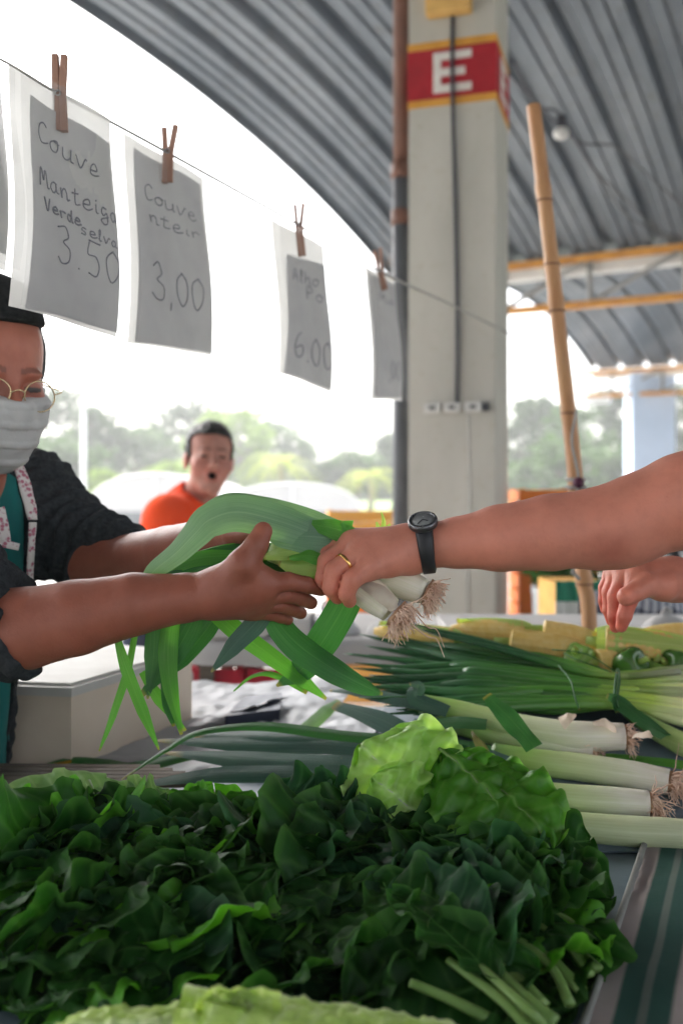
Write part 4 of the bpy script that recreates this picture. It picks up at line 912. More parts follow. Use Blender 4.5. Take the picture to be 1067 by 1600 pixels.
# white box with a lid
m_foam = plain('cream_box', (.70, .60, .49), (.56, .47, .37), 5, .75, .2, .25, 40)
m_lid = plain('white_lid', (.56, .55, .52), (.44, .43, .40), 6, .6, .3, .2, 30)
bx0, bx1, bx2 = P(40, 1190, 1.575), P(112, 1195, 1.56), P(300, 1125, 1.93); bx0.z = bx1.z = bx2.z = TZ
foam = thing('foam_box', 'cream storage box with a white lid beside the vendor', 'box', (bx1 + bx2) / 2)
def prism(b, pts, z0, z1):
    n = len(pts); V = [(p[0], p[1], z0) for p in pts] + [(p[0], p[1], z1) for p in pts]
    return b.add(V, [tuple(range(n - 1, -1, -1)), tuple(range(n, 2 * n))] + [(i, (i + 1) % n, n + (i + 1) % n, n + i) for i in range(n)])
BX = [Vector(bx1), Vector(bx2), Vector(bx2) + Vector((-.30, .12, 0)), Vector(bx1) + Vector((-.30, .05, 0))]
zl = P(112, 1086, 1.56).z
prism(MB(), BX, TZ + .001, zl - .002).build('box_body', m_foam, foam, smooth=False)
ctr = sum(BX, Vector()) / 4; prism(MB(), [ctr + (p - ctr) * 1.025 for p in BX], zl - .002, zl + .012).build('lid', m_lid, foam, smooth=False)
prism(MB(), [ctr + (p - ctr) * .96 for p in BX], zl + .012, zl + .017).build('lid_panel', m_lid, foam, smooth=False)
# weighing tray
m_navy = plain('navy_plastic', (.025, .032, .06), (.015, .02, .04), 20, .4)
tr = thing('plastic_tray', 'dark navy tray wrapped in crumpled white plastic behind the leek leaves', 'tray', T(370, 1115))
a, b, c, d_ = T(352, 1142), T(437, 1130), T(440, 1102), T(380, 1110)
prism(MB(), [a, b, c, d_], TZ + .004, TZ + .030).build('tray_body', m_navy, tr, smooth=False)
MB().sheet(quad_sheet([a + Vector((-.09, -.02, .006)), b + Vector((-.05, -.012, .034)), c + Vector((.06, .02, .018)), d_ + Vector((-.02, .01, .012))], .012, 8, lift=0), 34, 34).build('plastic_wrap', m_poly, tr)
MB().sheet(quad_sheet([T(400, 1175, .01), T(570, 1185, .01), T(600, 1108, .006), T(440, 1108, .006)], .014, 12), 46, 46).build('plastic_wrap', m_poly, tr)

# striped cloth over the right-hand table end, with its piped edge
t = NT('striped_cloth'); u, v = t.uv(); _k = t.math('FRACT', t.math('MULTIPLY', u, 2.0))
_s = t.ramp(_k, [(0, (.33, .29, .275)), (.09, (.32, .28, .265)), (.11, (.030, .085, .068)), (.20, (.028, .078, .062)), (.215, (.12, .15, .13)), (.245, (.12, .15, .13)), (.26, (.030, .085, .068)), (.35, (.028, .078, .062)), (.375, (.33, .29, .275))])
t.bump(t.noise(160, 3), .3, .002); m_stripe = t.done(t.mix(t.noise(30, 4), t.mix(1.0, _s, (.78, .78, .78), 'MULTIPLY'), _s), .85, .15)
cl = thing('striped_tablecloth', 'grey and dark green striped cloth over the table end at lower right', 'tablecloth', P(1010, 1450, 1.0))
def cloth_f(u, v):
    y = .52 + .76 * v; x = .251 + .36 * u + .42 * (max(y, .57) - .926); z = TZ + .006 + .006 * noise.noise(Vector((x * 14, y * 10, 2))) + .004 * abs(noise.noise(Vector((x * 30, y * 24, 5))))
    if y < .565: z -= (.565 - y) * 5
    return Vector((x, max(y, .57), z))
MB().sheet(cloth_f, 44, 60).build('cloth', m_stripe, cl)
MB().tube([Vector((.251 + .42 * (y_ - .926) - .002, y_, TZ + .011)) for y_ in np.linspace(1.27, .58, 40)], .0038, 8).build('piping', plain('grey_piping', (.22, .23, .21), (.17, .17, .16), 20, .6), cl)

# ------------------------------------------------------------------ bamboo pole
m_bam = NT('bamboo'); _c = m_bam.ramp(m_bam.noise(7, 5, .6, stretch=(4, 4, .35)), [(.3, (.40, .19, .085)), (.6, (.50, .27, .125)), (.8, (.54, .33, .17))]); m_bam = m_bam.done(_c, .5, .4)
pt = spline([P(920, 1008, 2.13) + Vector((.005, -.03, -.68)), P(921, 1000, 2.13), P(911, 900, 2.15), P(896, 720, 2.18), P(878, 560, 2.22), P(858, 380, 2.27), P(842, 240, 2.31), P(833, 166, 2.33)], 90)
pole = thing('bamboo_pole', 'leaning brown bamboo pole standing behind the corn', 'pole', (pt[0].x, pt[0].y, 0))
rd = [.0165 + (.0022 if min(abs(q.z - z) for z in (zpx(295, 2.28), zpx(410, 2.26), zpx(478, 2.24), zpx(645, 2.2), zpx(765, 2.17), zpx(905, 2.15))) < .012 else 0) for q in pt]
MB().tube(pt, rd, 14).build('cane', m_bam, pole)
m_node = plain('bamboo_node', (.24, .12, .07), (.16, .08, .05), 30, .6)
for yy in (295, 410, 478, 645, 765, 905):
    q = min(pt, key=lambda p: abs(p.z - zpx(yy, 2.22))); MB().tube([q - Vector((0, 0, .0018)), q + Vector((0, 0, .0018))], .0194, 14).build('node_ring', m_node, pole)
tw = MB(); tw.tube(spline([P(900, 640, 2.17), P(893, 690, 2.155), P(903, 745, 2.15), P(899, 790, 2.14), P(893, 880, 2.12), P(905, 905, 2.12), P(892, 893, 2.12)], 30), .003, 6)
for k in range(4): q = min(pt, key=lambda p: abs(p.z - zpx(752 + 4 * k, 2.18))); tw.tube([q + Vector((.0205 * math.cos(a), .0205 * math.sin(a), .002 * k)) for a in np.linspace(0, 6.28, 17)], .003, 6)
tw.build('string_tie', m_string, pole)
MB().lathe([(0, -.012), (.011, -.006), (.013, .004), (.006, .012), (0, .013)], P(903, 755, 2.14)).build('tie_knot', plain('purple_cord', (.10, .02, .05), (.06, .01, .03), 40, .6), pole)
# ------------------------------------------------------------------ stalls behind
m_wcloth = plain('white_cloth', (.47, .46, .45), (.34, .335, .33), 3, .8, .2, .5, 12)
m_card = plain('grey_carton', (.50, .48, .46), (.4, .385, .37), 3, .8)
m_redc = plain('red_crate', (.45, .012, .035), (.34, .008, .025), 8, .45, .4)
m_org = plain('orange_crate', (.80, .22, .03), (.66, .16, .02), 5, .6)
m_ywood = plain('yellow_wood', (.70, .40, .10), (.58, .29, .06), 5, .7, stretch=(.3, 3, 3))
def crate(name, lab, cat, c, size, m, group=None, rows=4, rot=0, solid_h=.25):
    """slatted crate: corner posts, slats, floor"""
    o = thing(name, lab, cat, c, group); w, d, h = size; Rm = Matrix.Rotation(rot, 3, 'Z'); C0 = Vector(c); f = MB(); g = MB(); pw = min(.03, h * .12)
    for sx in (-1, 1):
        for sy in (-1, 1): f.box(C0 + Rm @ Vector((sx * (w / 2 - pw / 2), sy * (d / 2 - pw / 2), h / 2)), (pw, pw, h), Rm)
    f.build('corner_post', m, o, smooth=False)
    sh_ = h / rows
    for k in range(rows):
        z = (k + .5) * sh_; hh = sh_ * .84
        for sy in (-1, 1): g.box(C0 + Rm @ Vector((0, sy * (d / 2 + .004), z)), (w, .008, hh), Rm)
        for sx in (-1, 1): g.box(C0 + Rm @ Vector((sx * (w / 2 + .004), 0, z)), (.008, d, hh), Rm)
    g.box(C0 + Rm @ Vector((0, 0, .01)), (w - .002, d - .002, .012), Rm); g.build('slats', m, o, smooth=False); return o
# second table with white cloth, cartons, red crates below
d2 = 2.75; z2 = CAM_Z - (1003 - HY) / F * d2
xl, xr = P(292, HY, d2).x, P(700, HY, d2).x
t2 = thing('cloth_table', 'rear stall table under a white cloth between the man in orange and the column', 'table', ((xl + xr) / 2, 3.05, 0))
MB().box(((xl + xr) / 2, 3.05, z2 - .012), (xr - xl, .6, .024), bev=.004).build('tabletop', m_wood, t2, smooth=False)
for x in (xl + .05, xr - .05):
    for y in (2.8, 3.3): MB().box((x, y, (z2 - .026) / 2), (.04, .04, z2 - .026)).build('leg', m_wood, t2, smooth=False)
def cf(u, v):
    L = xr - xl + .02; x = xl - .01 + L * u; s_ = v * .80
    if s_ < .07: y, z = 2.742 + .006 * math.sin(x * 40) * (1 - s_ / .07), z2 + .006 - (.07 - s_)
    else: y, z = 2.742 + (s_ - .07) * .9, z2 + .006
    return Vector((x, y, z + .008 * noise.noise(Vector((x * 9, y * 9, 1)))))
MB().sheet(cf, 60, 40).build('cloth', m_wcloth, t2)
for i, (px, w, h, dd, lab) in enumerate([(365, .17, .085, 2.82, 'low grey carton on the white cloth left of the hands'), (452, .13, .05, 2.86, 'flat grey carton on the white cloth below the hands')]):
    q = P(px, HY, dd); o = thing('carton', lab, 'box', (q.x, dd, z2 + .008)); MB().box((q.x, dd, z2 + .012 + h / 2), (w, .16, h), Matrix.Rotation(.2 - .3 * i, 3, 'Z'), .004).build('carton_body', m_card, o, smooth=False)
    MB().box((q.x, dd, z2 + .0135 + h), (w * .98, .05, .003), Matrix.Rotation(.2 - .3 * i, 3, 'Z')).build('carton_tape', m_lid, o, smooth=False)
# crumpled plastic bags on the rear table
def bag(px, py, d, r, seed, lab, m=None, sq=(1, .8, .7)):
    c = P(px, py, d); o = thing('plastic_bag', lab, 'bag', c, None); V, Fc = [], []
    b = MB().lathe([(.01 * r, -1), (.7, -.95), (1, -.5), (.98, 0), (.8, .45), (.45, .75), (.2, .85), (.25, 1.05), (.05, 1.1)], (0, 0, 0), seg=30)
    for (x, y, z) in b.v:
        v_ = Vector((x, y, z)); n_ = 1 + .22 * noise.noise(v_ * 2.1 + Vector((seed, 0, 0))) + .16 * abs(noise.noise(v_ * 4.5 + Vector((0, seed, 0)))); V.append(c + Vector((x * r * sq[0] * n_, y * r * sq[1] * n_, z * r * sq[2] * n_)))
    MB().add(V, b.f).build('bag_body', m or m_poly, o); k = MB().tube(spline([c + Vector((-.2 * r, 0, .7 * r)), c + Vector((-.1 * r, -.02, 1.0 * r)), c + Vector((.15 * r, -.01, .75 * r))], 10), r * .05, 6); k.build('bag_handle', m or m_poly, o)
bag(512, 985, 2.88, .085, 3, 'white plastic bag on the rear table under the gripping hands'); bag(455, 1003, 2.80, .05, 5, 'small white plastic bag beside the flat carton')
bag(1040, 985, 2.25, .055, 8, 'crumpled pinkish white plastic bag at the right edge behind the corn', m_wcloth); bag(610, 985, 2.78, .06, 9, 'crumpled white bag at the foot of the concrete column', m_wcloth)
for i, (px, z, lab) in enumerate([(345, z2 - .235, 'upper red plastic crate under the white cloth table'), (345, z2 - .395, 'lower red plastic crate in the left stack'), (435, z2 - .235, 'upper red plastic crate right of the other red stack'), (435, z2 - .395, 'lower red plastic crate in the right stack')]):
    q = P(px, HY, 2.92); crate('plastic_crate', lab, 'crate', (q.x + (.01 if i % 2 else 0), 2.95, z), (.148, .28, .155), m_redc, 'red crates under the rear table', 3)
for i, x in enumerate((345, 435)):
    q = P(x, HY, 2.95); crate('plastic_crate', 'black plastic crate at the foot of the ' + ('left' if i == 0 else 'right') + ' red stack', 'crate', (q.x, 2.95, .0), (.150, .29, z2 - .40), m_navy, 'black crates under the red stacks', 4)
# blue bundle
bag(150, 1045, 2.35, .055, 11, 'pale blue cloth bundle behind the cream box', plain('blue_cloth', (.16, .23, .38), (.1, .15, .27), 12, .8), (1.2, .8, .5))
st = thing('side_table', 'small low wooden table carrying the blue bundle behind the cream box', 'table', (P(150, HY, 2.4).x, 2.4, 0)); zq = P(150, 1045, 2.35).z - .045
MB().box((P(150, HY, 2.4).x, 2.4, zq - .012), (.42, .34, .024), bev=.003).build('tabletop', m_wcloth, st, smooth=False)
for sx in (-1, 1):
    for sy in (-1, 1): MB().box((P(150, HY, 2.4).x + sx * .18, 2.4 + sy * .14, (zq - .026) / 2), (.03, .03, zq - .026)).build('leg', m_wood, st, smooth=False)
# yellow wooden crates beside the pipe: a stack
base = P(568, HY, 5.35)
for k in range(6):
    h = .20; z = k * .208
    if z < 1.5: crate('wooden_crate', ['yellow wooden crate at the bottom of the tall stack by the pipe', 'second yellow wooden crate up the stack by the pipe', 'third yellow wooden crate up the stack by the pipe', 'orange yellow wooden crate fourth up the stack by the pipe', 'wooden crate next to the top of the stack by the pipe', 'topmost yellow wooden crate of the stack by the pipe'][k], 'crate', (base.x + .01 * (k % 2), 5.5, z), (.40, .3, h), m_org if k == 3 else m_ywood, 'wooden crates stacked by the pipe', 3, .05 * (k % 3 - 1))
# right of the column
bo = P(848, HY, 4.9)
for k, (z, h, m, lab) in enumerate([(.0, .42, plain('brown_crate', (.20, .075, .05), (.13, .05, .035), 6, .7), 'dark brown crate at the foot of the stack right of the column'), (.72, .22, m_org, 'bright orange crate above the greens right of the column'), (.945, .22, m_org, 'second bright orange crate up, right of the column'), (1.17, .18, m_org, 'topmost bright orange crate right of the column')]):
    crate('wooden_crate', lab, 'crate', (bo.x, bo.y, z), (.27, .3, h), m, 'crates stacked right of the column', 3)
sw = thing('crate_shelf', 'low shelf of yellow boards carrying the orange crates', 'shelf', (bo.x, bo.y, 0))
MB().box((bo.x, bo.y, .705), (.4, .36, .028)).build('shelf_board', m_ywood, sw, smooth=False)
for sx in (-1, 1): MB().box((bo.x + sx * .185, bo.y + .1, .345), (.035, .05, .69)).build('leg', m_ywood, sw, smooth=False)
MB().bar((bo.x + .30, bo.y - .22, .3), (bo.x + .20, bo.y - .19, 1.0), .06, .03).build('brace', m_ywood, sw, smooth=False)
m_gbox = plain('grey_plastic', (.40, .42, .43), (.3, .32, .33), 6, .6)
gbx = P(868, HY, 3.7); gb = thing('grey_bin', 'grey plastic bin beside the green striped cloth', 'bin', (gbx.x, gbx.y, 0)); zt_ = CAM_Z - (932 - HY) / F * 3.7
MB().box((gbx.x, gbx.y, zt_ / 2), (.11, .3, zt_), bev=.01).build('bin_body', m_gbox, gb, smooth=False); MB().box((gbx.x, gbx.y, zt_ + .011), (.125, .32, .02), bev=.006).build('bin_rim', m_gbox, gb, smooth=False)
# green and white striped cloth stall, greens in a tub, checked bag, patterned shirt
t = NT('awning_stripe'); u, v = t.uv(); k_ = t.math('GREATER_THAN', t.math('FRACT', t.math('MULTIPLY', v, 7)), .52); m_awn = t.done(t.mix(k_, (.60, .62, .58), (.03, .20, .12)), .8, .15)
g0 = P(905, HY, 3.4); gs = thing('striped_stall', 'small stall draped in a green and white striped cloth behind the bamboo pole', 'stall', (g0.x, g0.y, 0)); zt2 = CAM_Z - (908 - HY) / F * 3.4
MB().sheet(lambda u, v: Vector((g0.x - .085 + .19 * u, g0.y - .02 + .008 * math.sin(u * 30), zt2 * v + .002)), 24, 30).build('striped_cloth', m_awn, gs, solid=.004)
MB().box((g0.x + .01, g0.y + .16, zt2 / 2 - .004), (.18, .3, zt2 - .012)).build('stall_frame', m_ywood, gs, smooth=False)
tub = thing('herb_tub', 'leafy green herbs heaped in a tub behind the bamboo pole', 'tub', (P(905, HY, 4.2).x, 4.2, 0)); zt3 = CAM_Z - (915 - HY) / F * 4.2
MB().lathe([(0, 0), (.16, 0), (.2, zt3), (.19, zt3), (.15, .05), (0, .05)], (P(905, HY, 4.2).x, 4.2, 0), seg=24).build('tub_body', m_gbox, tub)
V, Fc, _e = crown_mesh((P(905, HY, 4.2).x, 4.2, zt3 + .05), .2, .09, 77, 22, .035, 40); from_arrays('leaves', V, Fc, fol('herb_green', (.06, .16, .03), (.025, .08, .012)), tub, smooth=False)
hb = thing('herb_tub', 'dark leafy greens in a low tub under the orange crates', 'tub', (bo.x, bo.y - .35, 0)); V, Fc, _e = crown_mesh((bo.x - .01, bo.y - .35, .70), .15, .07, 78, 16, .03, 40); from_arrays('leaves', V, Fc, fol('herb_dark', (.05, .12, .03), (.02, .05, .012)), hb, smooth=False)
MB().lathe([(0, 0), (.12, 0), (.15, .68), (.14, .68), (.1, .05), (0, .05)], (bo.x - .01, bo.y - .35, 0), seg=24).build('tub_body', plain('brown_tub', (.16, .07, .05), (.1, .05, .035), 6, .7), hb)
t = NT('checked_fabric'); _tc = t.new('TexCoord'); _ck = t.new('SeparateXYZ'); t.ln(_tc.outputs['UV'], _ck.inputs[0])
f1 = t.math('GREATER_THAN', t.math('FRACT', t.math('MULTIPLY', _ck.outputs[0], 17)), .5); f2 = t.math('GREATER_THAN', t.math('FRACT', t.math('MULTIPLY', _ck.outputs[1], 7)), .5)
m_chk = t.done(t.ramp(t.math('MULTIPLY', t.math('ADD', f1, f2), .5), [(0, (.035, .04, .06)), (.5, (.16, .17, .21)), (1, (.42, .43, .46))]), .8, .15)
kb = P(1010, 965, 2.75); cb = thing('checked_bag', 'navy and white checked shopping bag behind the reaching hand', 'bag', (kb.x, kb.y, 0)); zk = CAM_Z - (930 - HY) / F * 2.75
MB().sheet(lambda u, v: Vector((kb.x - .16 + .36 * u, kb.y - .05 * math.sin(u * 3.14) + .01 * math.sin(v * 20 + u * 9), .55 + (zk - .55) * v + .008 * math.sin(u * 25) * v)), 40, 30).build('front_panel', m_chk, cb)
MB().sheet(lambda u, v: Vector((kb.x - .16 + .36 * u, kb.y + .12 + .05 * math.sin(u * 3.14), .55 + (zk - .55) * v)), 30, 20).build('back_panel', m_chk, cb)
MB().box((kb.x + .02, kb.y + .05, .275), (.34, .2, .545), bev=.01).build('stand', m_card, cb, smooth=False)
t = NT('blotched_cloth'); m_blot = t.done(t.ramp(t.noise(16, 2), [(.48, (.02, .02, .025)), (.52, (.62, .61, .6))]), .8, .15)
bag(1052, 880, 3.3, .075, 17, 'black and white blotched cloth bundle under the customer elbow', m_blot, (1.3, .8, .8))
sb = thing('display_stand', 'plain carton stand under the blotched cloth bundle', 'stand', (P(1052, HY, 3.3).x, 3.3, 0)); zb_ = P(1052, 880, 3.3).z - .065
MB().box((P(1052, HY, 3.3).x, 3.3, zb_ / 2), (.3, .26, zb_), bev=.006).build('stand_body', m_card, sb, smooth=False); MB().box((P(1052, HY, 3.3).x, 3.3, zb_ + .004), (.31, .27, .006)).build('stand_top', m_lid, sb, smooth=False)
# plank table behind the corn
pl = thing('rear_table', 'grey covered table behind the corn at right', 'table', (.55, 2.55, 0)); zp = CAM_Z - (985 - HY) / F * 2.3
MB().box((.58, 2.42, zp - .012), (.66, .42, .024), bev=.003).build('tabletop', m_wcloth, pl, smooth=False)
for x in (.28, .88):
    for y in (2.25, 2.6): MB().box((x, y, (zp - .026) / 2), (.04, .04, zp - .026)).build('leg', m_wood, pl, smooth=False)
# ------------------------------------------------------------------ greens
SL = .26                       # the goods at right lie on a sloping board
def Bd(px, py, h=0):
    d = (CAM_Z - TZ - h + SL * 1.2) / (SL + (py - HY) / F)
    if d < 1.2: d = (CAM_Z - TZ - h) * F / (py - HY)
    return P(px, py, d)
bd = thing('display_board', 'sloping wooden board under the leeks and spring onions', 'board', (.26, 1.5, TZ))
MB().add([(.14, 1.2, TZ + .002), (.62, 1.2, TZ + .002), (.62, 1.82, TZ + .002), (.14, 1.82, TZ + .002), (.14, 1.2, TZ + .004), (.62, 1.2, TZ + .004), (.62, 1.82, TZ + SL * .62 - .002), (.14, 1.82, TZ + SL * .62 - .002)],
         [(3, 2, 1, 0), (4, 5, 6, 7), (0, 1, 5, 4), (1, 2, 6, 5), (2, 3, 7, 6), (3, 0, 4, 7)]).build('board', m_cover, bd, smooth=False)
G = lambda *h: tuple(srgb(x) for x in h)
m_lk = strap_mat('leek_blade', (.016, .10, .026), (.040, .18, .045), (.11, .27, .10), .32)
m_lkb = strap_mat('leek_blade_blue', (.022, .075, .058), (.05, .125, .095), (.13, .22, .18), .15)
m_lkl = strap_mat('leek_blade_light', (.06, .26, .03), (.12, .37, .055), (.22, .46, .13), .46)
m_lkg = strap_mat('leek_blade_grey', (.14, .26, .17), (.20, .34, .22), (.32, .46, .34), .35, .5)
m_lkp = strap_mat('leek_blade_pale', (.30, .45, .10), (.42, .56, .17), (.55, .66, .32), .4)
m_dry = strap_mat('leek_blade_dry', (.14, .14, .05), (.24, .22, .08), (.35, .32, .16), .3)
def shaft_mat(name, stops, stria=26, vary=False):
    t = NT(name); u, v = t.uv(); c = t.ramp(t.math('ADD', u, t.math('MULTIPLY', t.math('SUBTRACT', t.noise(16, 3), .5), .12)), stops)
    cb = t.new('CombineXYZ'); t.ln(t.math('MULTIPLY', u, 1.5), cb.inputs[0]); t.ln(t.math('MULTIPLY', v, stria), cb.inputs[1]); x = t.new('TexNoise'); t.ln(cb.outputs[0], x.inputs['Vector']); x.inputs['Detail'].default_value = 2; x.inputs['Scale'].default_value = 1.6
    c = t.mix(1.0, c, t.ramp(x.outputs['Fac'], [(.35, (.88, .90, .80)), (.65, (1, 1, 1))]), 'MULTIPLY'); t.bump(x.outputs['Fac'], .2, .002)
    ob = t.new('ObjectInfo'); c = t.mix(1.0, c, t.ramp(ob.outputs['Random'], [(0, (.62, .66, .60)), (.5, (1, 1, 1)), (1, (1.35, 1.28, 1.1))]), 'MULTIPLY') if vary else c
    return t.done(c, .34, .5, 0, .15)
WH, WG, PG, MG, DG = (.82, .80, .72), (.70, .76, .50), (.42, .56, .20), (.14, .28, .08), (.035, .11, .045)
m_shaft = shaft_mat('leek_shaft', [(.0, MG), (.22, (.36, .56, .14)), (.52, (.66, .76, .42)), (.80, (.86, .85, .74)), (1, (.86, .80, .72))])
m_shaft2 = shaft_mat('leek_shaft_held', [(.0, PG), (.45, (.74, .80, .48)), (.7, (.90, .87, .72)), (1, (.90, .86, .76))])
m_onion = shaft_mat('spring_onion', [(.0, (.86, .86, .80)), (.12, (.76, .82, .55)), (.25, (.40, .60, .12)), (.44, (.10, .30, .05)), (.72, (.03, .14, .045)), (1, (.03, .13, .055))], 10, True)
m_root = plain('leek_root', (.86, .68, .55), (.66, .40, .28), 90, .8)
m_plate = plain('root_plate', (.5, .32, .2), (.34, .18, .1), 60, .85, .2, .5, 120)
def roots(par, at, dr, n, L, R0_, seed, sag=.5):
    r = random.Random(seed); b = MB(); dr = Vector(dr).normalized(); e1 = dr.cross(Vector((0, .3, 1))).normalized(); e2 = dr.cross(e1)
    for k in range(n):
        a = r.uniform(0, 6.283); q = math.sqrt(r.random()) * R0_; p0 = Vector(at) + (e1 * math.cos(a) + e2 * math.sin(a)) * q - dr * .001; l = L * r.uniform(.4, 1.15)
        d0 = (dr + (e1 * math.cos(a) + e2 * math.sin(a)) * (q / R0_) * r.uniform(.3, 1.1)).normalized(); pts = [p0]; d_ = d0
        for i in range(5): d_ = (d_ + Vector((r.gauss(0, .35), r.gauss(0, .35), r.gauss(0, .35) - sag * .35))).normalized(); pts.append(pts[-1] + d_ * l / 5)
        b.tube(spline(pts, 10), list(np.linspace(.0011, .0004, 10) * r.uniform(.7, 1.15)), 4)
    b.build('roots', m_root, par)
    MB().lathe([(0, -.006), (R0_ * .95, -.004), (R0_ * .9, .001), (R0_ * .6, .005), (0, .006)], at, dr, 18, lambda a, u: 1 + .1 * math.sin(3 * a) + .06 * math.sin(7 * a + 1)).build('root_plate', m_plate, par)

# ---- the leeks being handed over
hb_ = thing('leek_bundle', 'two leeks passing between the two people, bulbs and roots under the ringed hand', 'leeks', P(480, 880, 1.16))
sA = spline([P(425, 858, 1.165), P(500, 884, 1.155), P(560, 915, 1.145), P(610, 953, 1.132)], 26); sB = spline([P(430, 850, 1.19), P(540, 876, 1.18), P(610, 903, 1.168), P(664, 925, 1.155)], 26)
MB().tube(sA, lerp_list([.0150, .0165, .0178, .0190, .0200, .0196, .0150], 26), 20).build('shaft', m_shaft2, hb_); MB().tube(sB, lerp_list([.0150, .0160, .0170, .0180, .0190, .0186, .0145], 26), 20).build('shaft', m_shaft2, hb_)
sk = MB()   # loose outer skin
sk.ribbon([P(555, 905, 1.128), P(585, 918, 1.118), P(608, 935, 1.115), P(618, 952, 1.117)], [.004, .009, .010, .006], [Vector((.2, -1, .5))], 14, 5, .5, .15); sk.build('outer_skin', m_lkp if False else plain('leek_skin', (.68, .62, .52), (.55, .46, .36), 20, .45, .4, transl=.25), hb_)
roots(hb_, P(622, 963, 1.128), sA[-1] - sA[-4], 220, .026, .0175, 3); roots(hb_, P(672, 929, 1.152), sB[-1] - sB[-4], 220, .020, .0165, 4)
for k, (y0, L) in enumerate([(975, .05), (960, .03)]):
    MB().tube(spline([P(640 + 10 * k, y0, 1.125), P(668, y0 + 20, 1.12), P(682, y0 + 24, 1.12), P(694, y0 + 52, 1.122)], 14), list(np.linspace(.0009, .0004, 14)), 4).build('root_hair', m_root, hb_)
f0 = Vector((-.05, -1, .30))
def hl(m, pts, hw, nrm=(f0,), fold=.18, wave=.12, n=34, nv=9, ph=0, wf=2):
    MB().ribbon([P(*q) for q in pts], hw, [Vector(q) for q in nrm], n, nv, fold, wave, wf, ph).build('leaf', m, hb_)
hl(m_lkg, [(552, 842, 1.172), (500, 836, 1.150), (435, 814, 1.138), (372, 800, 1.125), (328, 812, 1.118), (305, 834, 1.114), (276, 864, 1.12), (240, 893, 1.13), (221, 920, 1.14)], [.010, .019, .022, .0215, .020, .017, .013, .010, .003], [(-.05, -1, .45), (-.05, -1, .3), (-.1, -1, .2), (.5, -1, .2)], .22, .10, 44)
hl(m_lkg, [(550, 832, 1.18), (490, 815, 1.172), (420, 795, 1.16), (362, 783, 1.15), (322, 800, 1.142), (300, 822, 1.142)], [.012, .017, .018, .015, .010, .003], [(-.1, -1, .6)], .25, .15, 30, ph=3)
hl(m_lkg, [(560, 850, 1.172), (520, 842, 1.150), (480, 838, 1.142), (440, 838, 1.146), (412, 838, 1.15)], [.014, .022, .022, .014, .001], [(0, -1, .5)], .15, .10, 24)
hl(m_lkl, [(548, 835, 1.150), (530, 828, 1.145), (505, 822, 1.148), (480, 818, 1.152)], [.018, .013, .010, .004], [(0, -1, .4)], .2)
hl(m_lkl, [(556, 842, 1.150), (543, 828, 1.145), (534, 815, 1.146)], [.010, .007, .002], [(0, -1, .2)], .3, n=14)
hl(m_lk, [(470, 874, 1.178), (410, 868, 1.17), (345, 880, 1.152), (285, 898, 1.142), (238, 908, 1.148), (214, 928, 1.16)], [.014, .019, .022, .020, .013, .003], [(-.1, -1, .55)], .20, .10)
hl(m_lk, [(450, 866, 1.185), (390, 868, 1.185), (318, 884, 1.172), (262, 906, 1.166), (228, 935, 1.17), (218, 965, 1.17)], [.014, .020, .021, .019, .012, .003], [(.1, -1, .6)], .22, .14, ph=2)
hl(m_lkl, [(440, 866, 1.175), (370, 868, 1.160), (310, 872, 1.152), (262, 890, 1.150), (230, 912, 1.155)], [.008, .010, .011, .009, .002], [(-.1, -1, .8)], .2, .1, ph=1)
hl(m_lk, [(455, 885, 1.19), (390, 885, 1.185), (320, 898, 1.175), (262, 920, 1.17), (225, 950, 1.18)], [.014, .020, .021, .017, .003], [(0, -1, .5)], .2, .1, ph=3)
hl(m_lk, [(450, 880, 1.18), (360, 884, 1.168), (290, 902, 1.158), (232, 926, 1.16), (214, 948, 1.17)], [.014, .023, .025, .016, .003], [(-.1, -1, .45)], .2, .12, ph=4)
hl(m_lkl, [(440, 858, 1.19), (350, 862, 1.19), (285, 884, 1.175), (246, 920, 1.17), (234, 960, 1.175)], [.010, .013, .014, .010, .002], [(-.1, -1, .7)], .25, .12, ph=5)
hl(m_lkp, [(540, 868, 1.150), (490, 858, 1.140), (445, 862, 1.138), (412, 870, 1.14)], [.012, .013, .011, .003], [(0, -1, .6)], .3, .2, 20)
hl(m_lkp, [(535, 890, 1.140), (495, 882, 1.132), (462, 884, 1.130), (436, 880, 1.132)], [.012, .014, .011, .003], [(0, -1, .5)], .35, .25, 20, ph=1)
hl(m_lkl, [(520, 875, 1.132), (480, 868, 1.126), (450, 872, 1.126)], [.008, .008, .002], [(0, -1, .7)], .3, .3, 16, ph=1)
hl(m_lkp, [(520, 900, 1.140), (490, 900, 1.134), (462, 897, 1.134)], [.010, .010, .002], [(0, -1, .4)], .3, .3, 16, ph=2)
# hanging blades
hl(m_lk, [(420, 935, 1.172), (437, 975, 1.163), (472, 1012, 1.152), (525, 1048, 1.146), (572, 1073, 1.15), (598, 1084, 1.155)], [.010, .016, .019, .016, .010, .002], [(.4, -1, .5), (.2, -1, .7)], .25, .08, 30)
hl(m_lk, [(560, 895, 1.172), (537, 948, 1.176), (506, 1000, 1.182), (472, 1046, 1.19), (432, 1072, 1.2)], [.014, .019, .020, .016, .0015], [(.2, -1, .1)], .1, .06)
hl(m_lkl, [(325, 945, 1.195), (370, 985, 1.185), (420, 1022, 1.186), (470, 1060, 1.19), (510, 1092, 1.2)], [.011, .012, .011, .009, .002], [(.2, -1, .4)], .2, .06)
hl(m_lkb, [(425, 945, 1.165), (398, 975, 1.160), (362, 1012, 1.16), (330, 1050, 1.165)], [.010, .013, .011, .0012], [(-.2, -1, .3)], .15, .1)
hl(m_lk, [(315, 940, 1.20), (292, 990, 1.196), (262, 1038, 1.196), (220, 1088, 1.2)], [.010, .014, .012, .003], [(.1, -1, .2)], .15, .1)
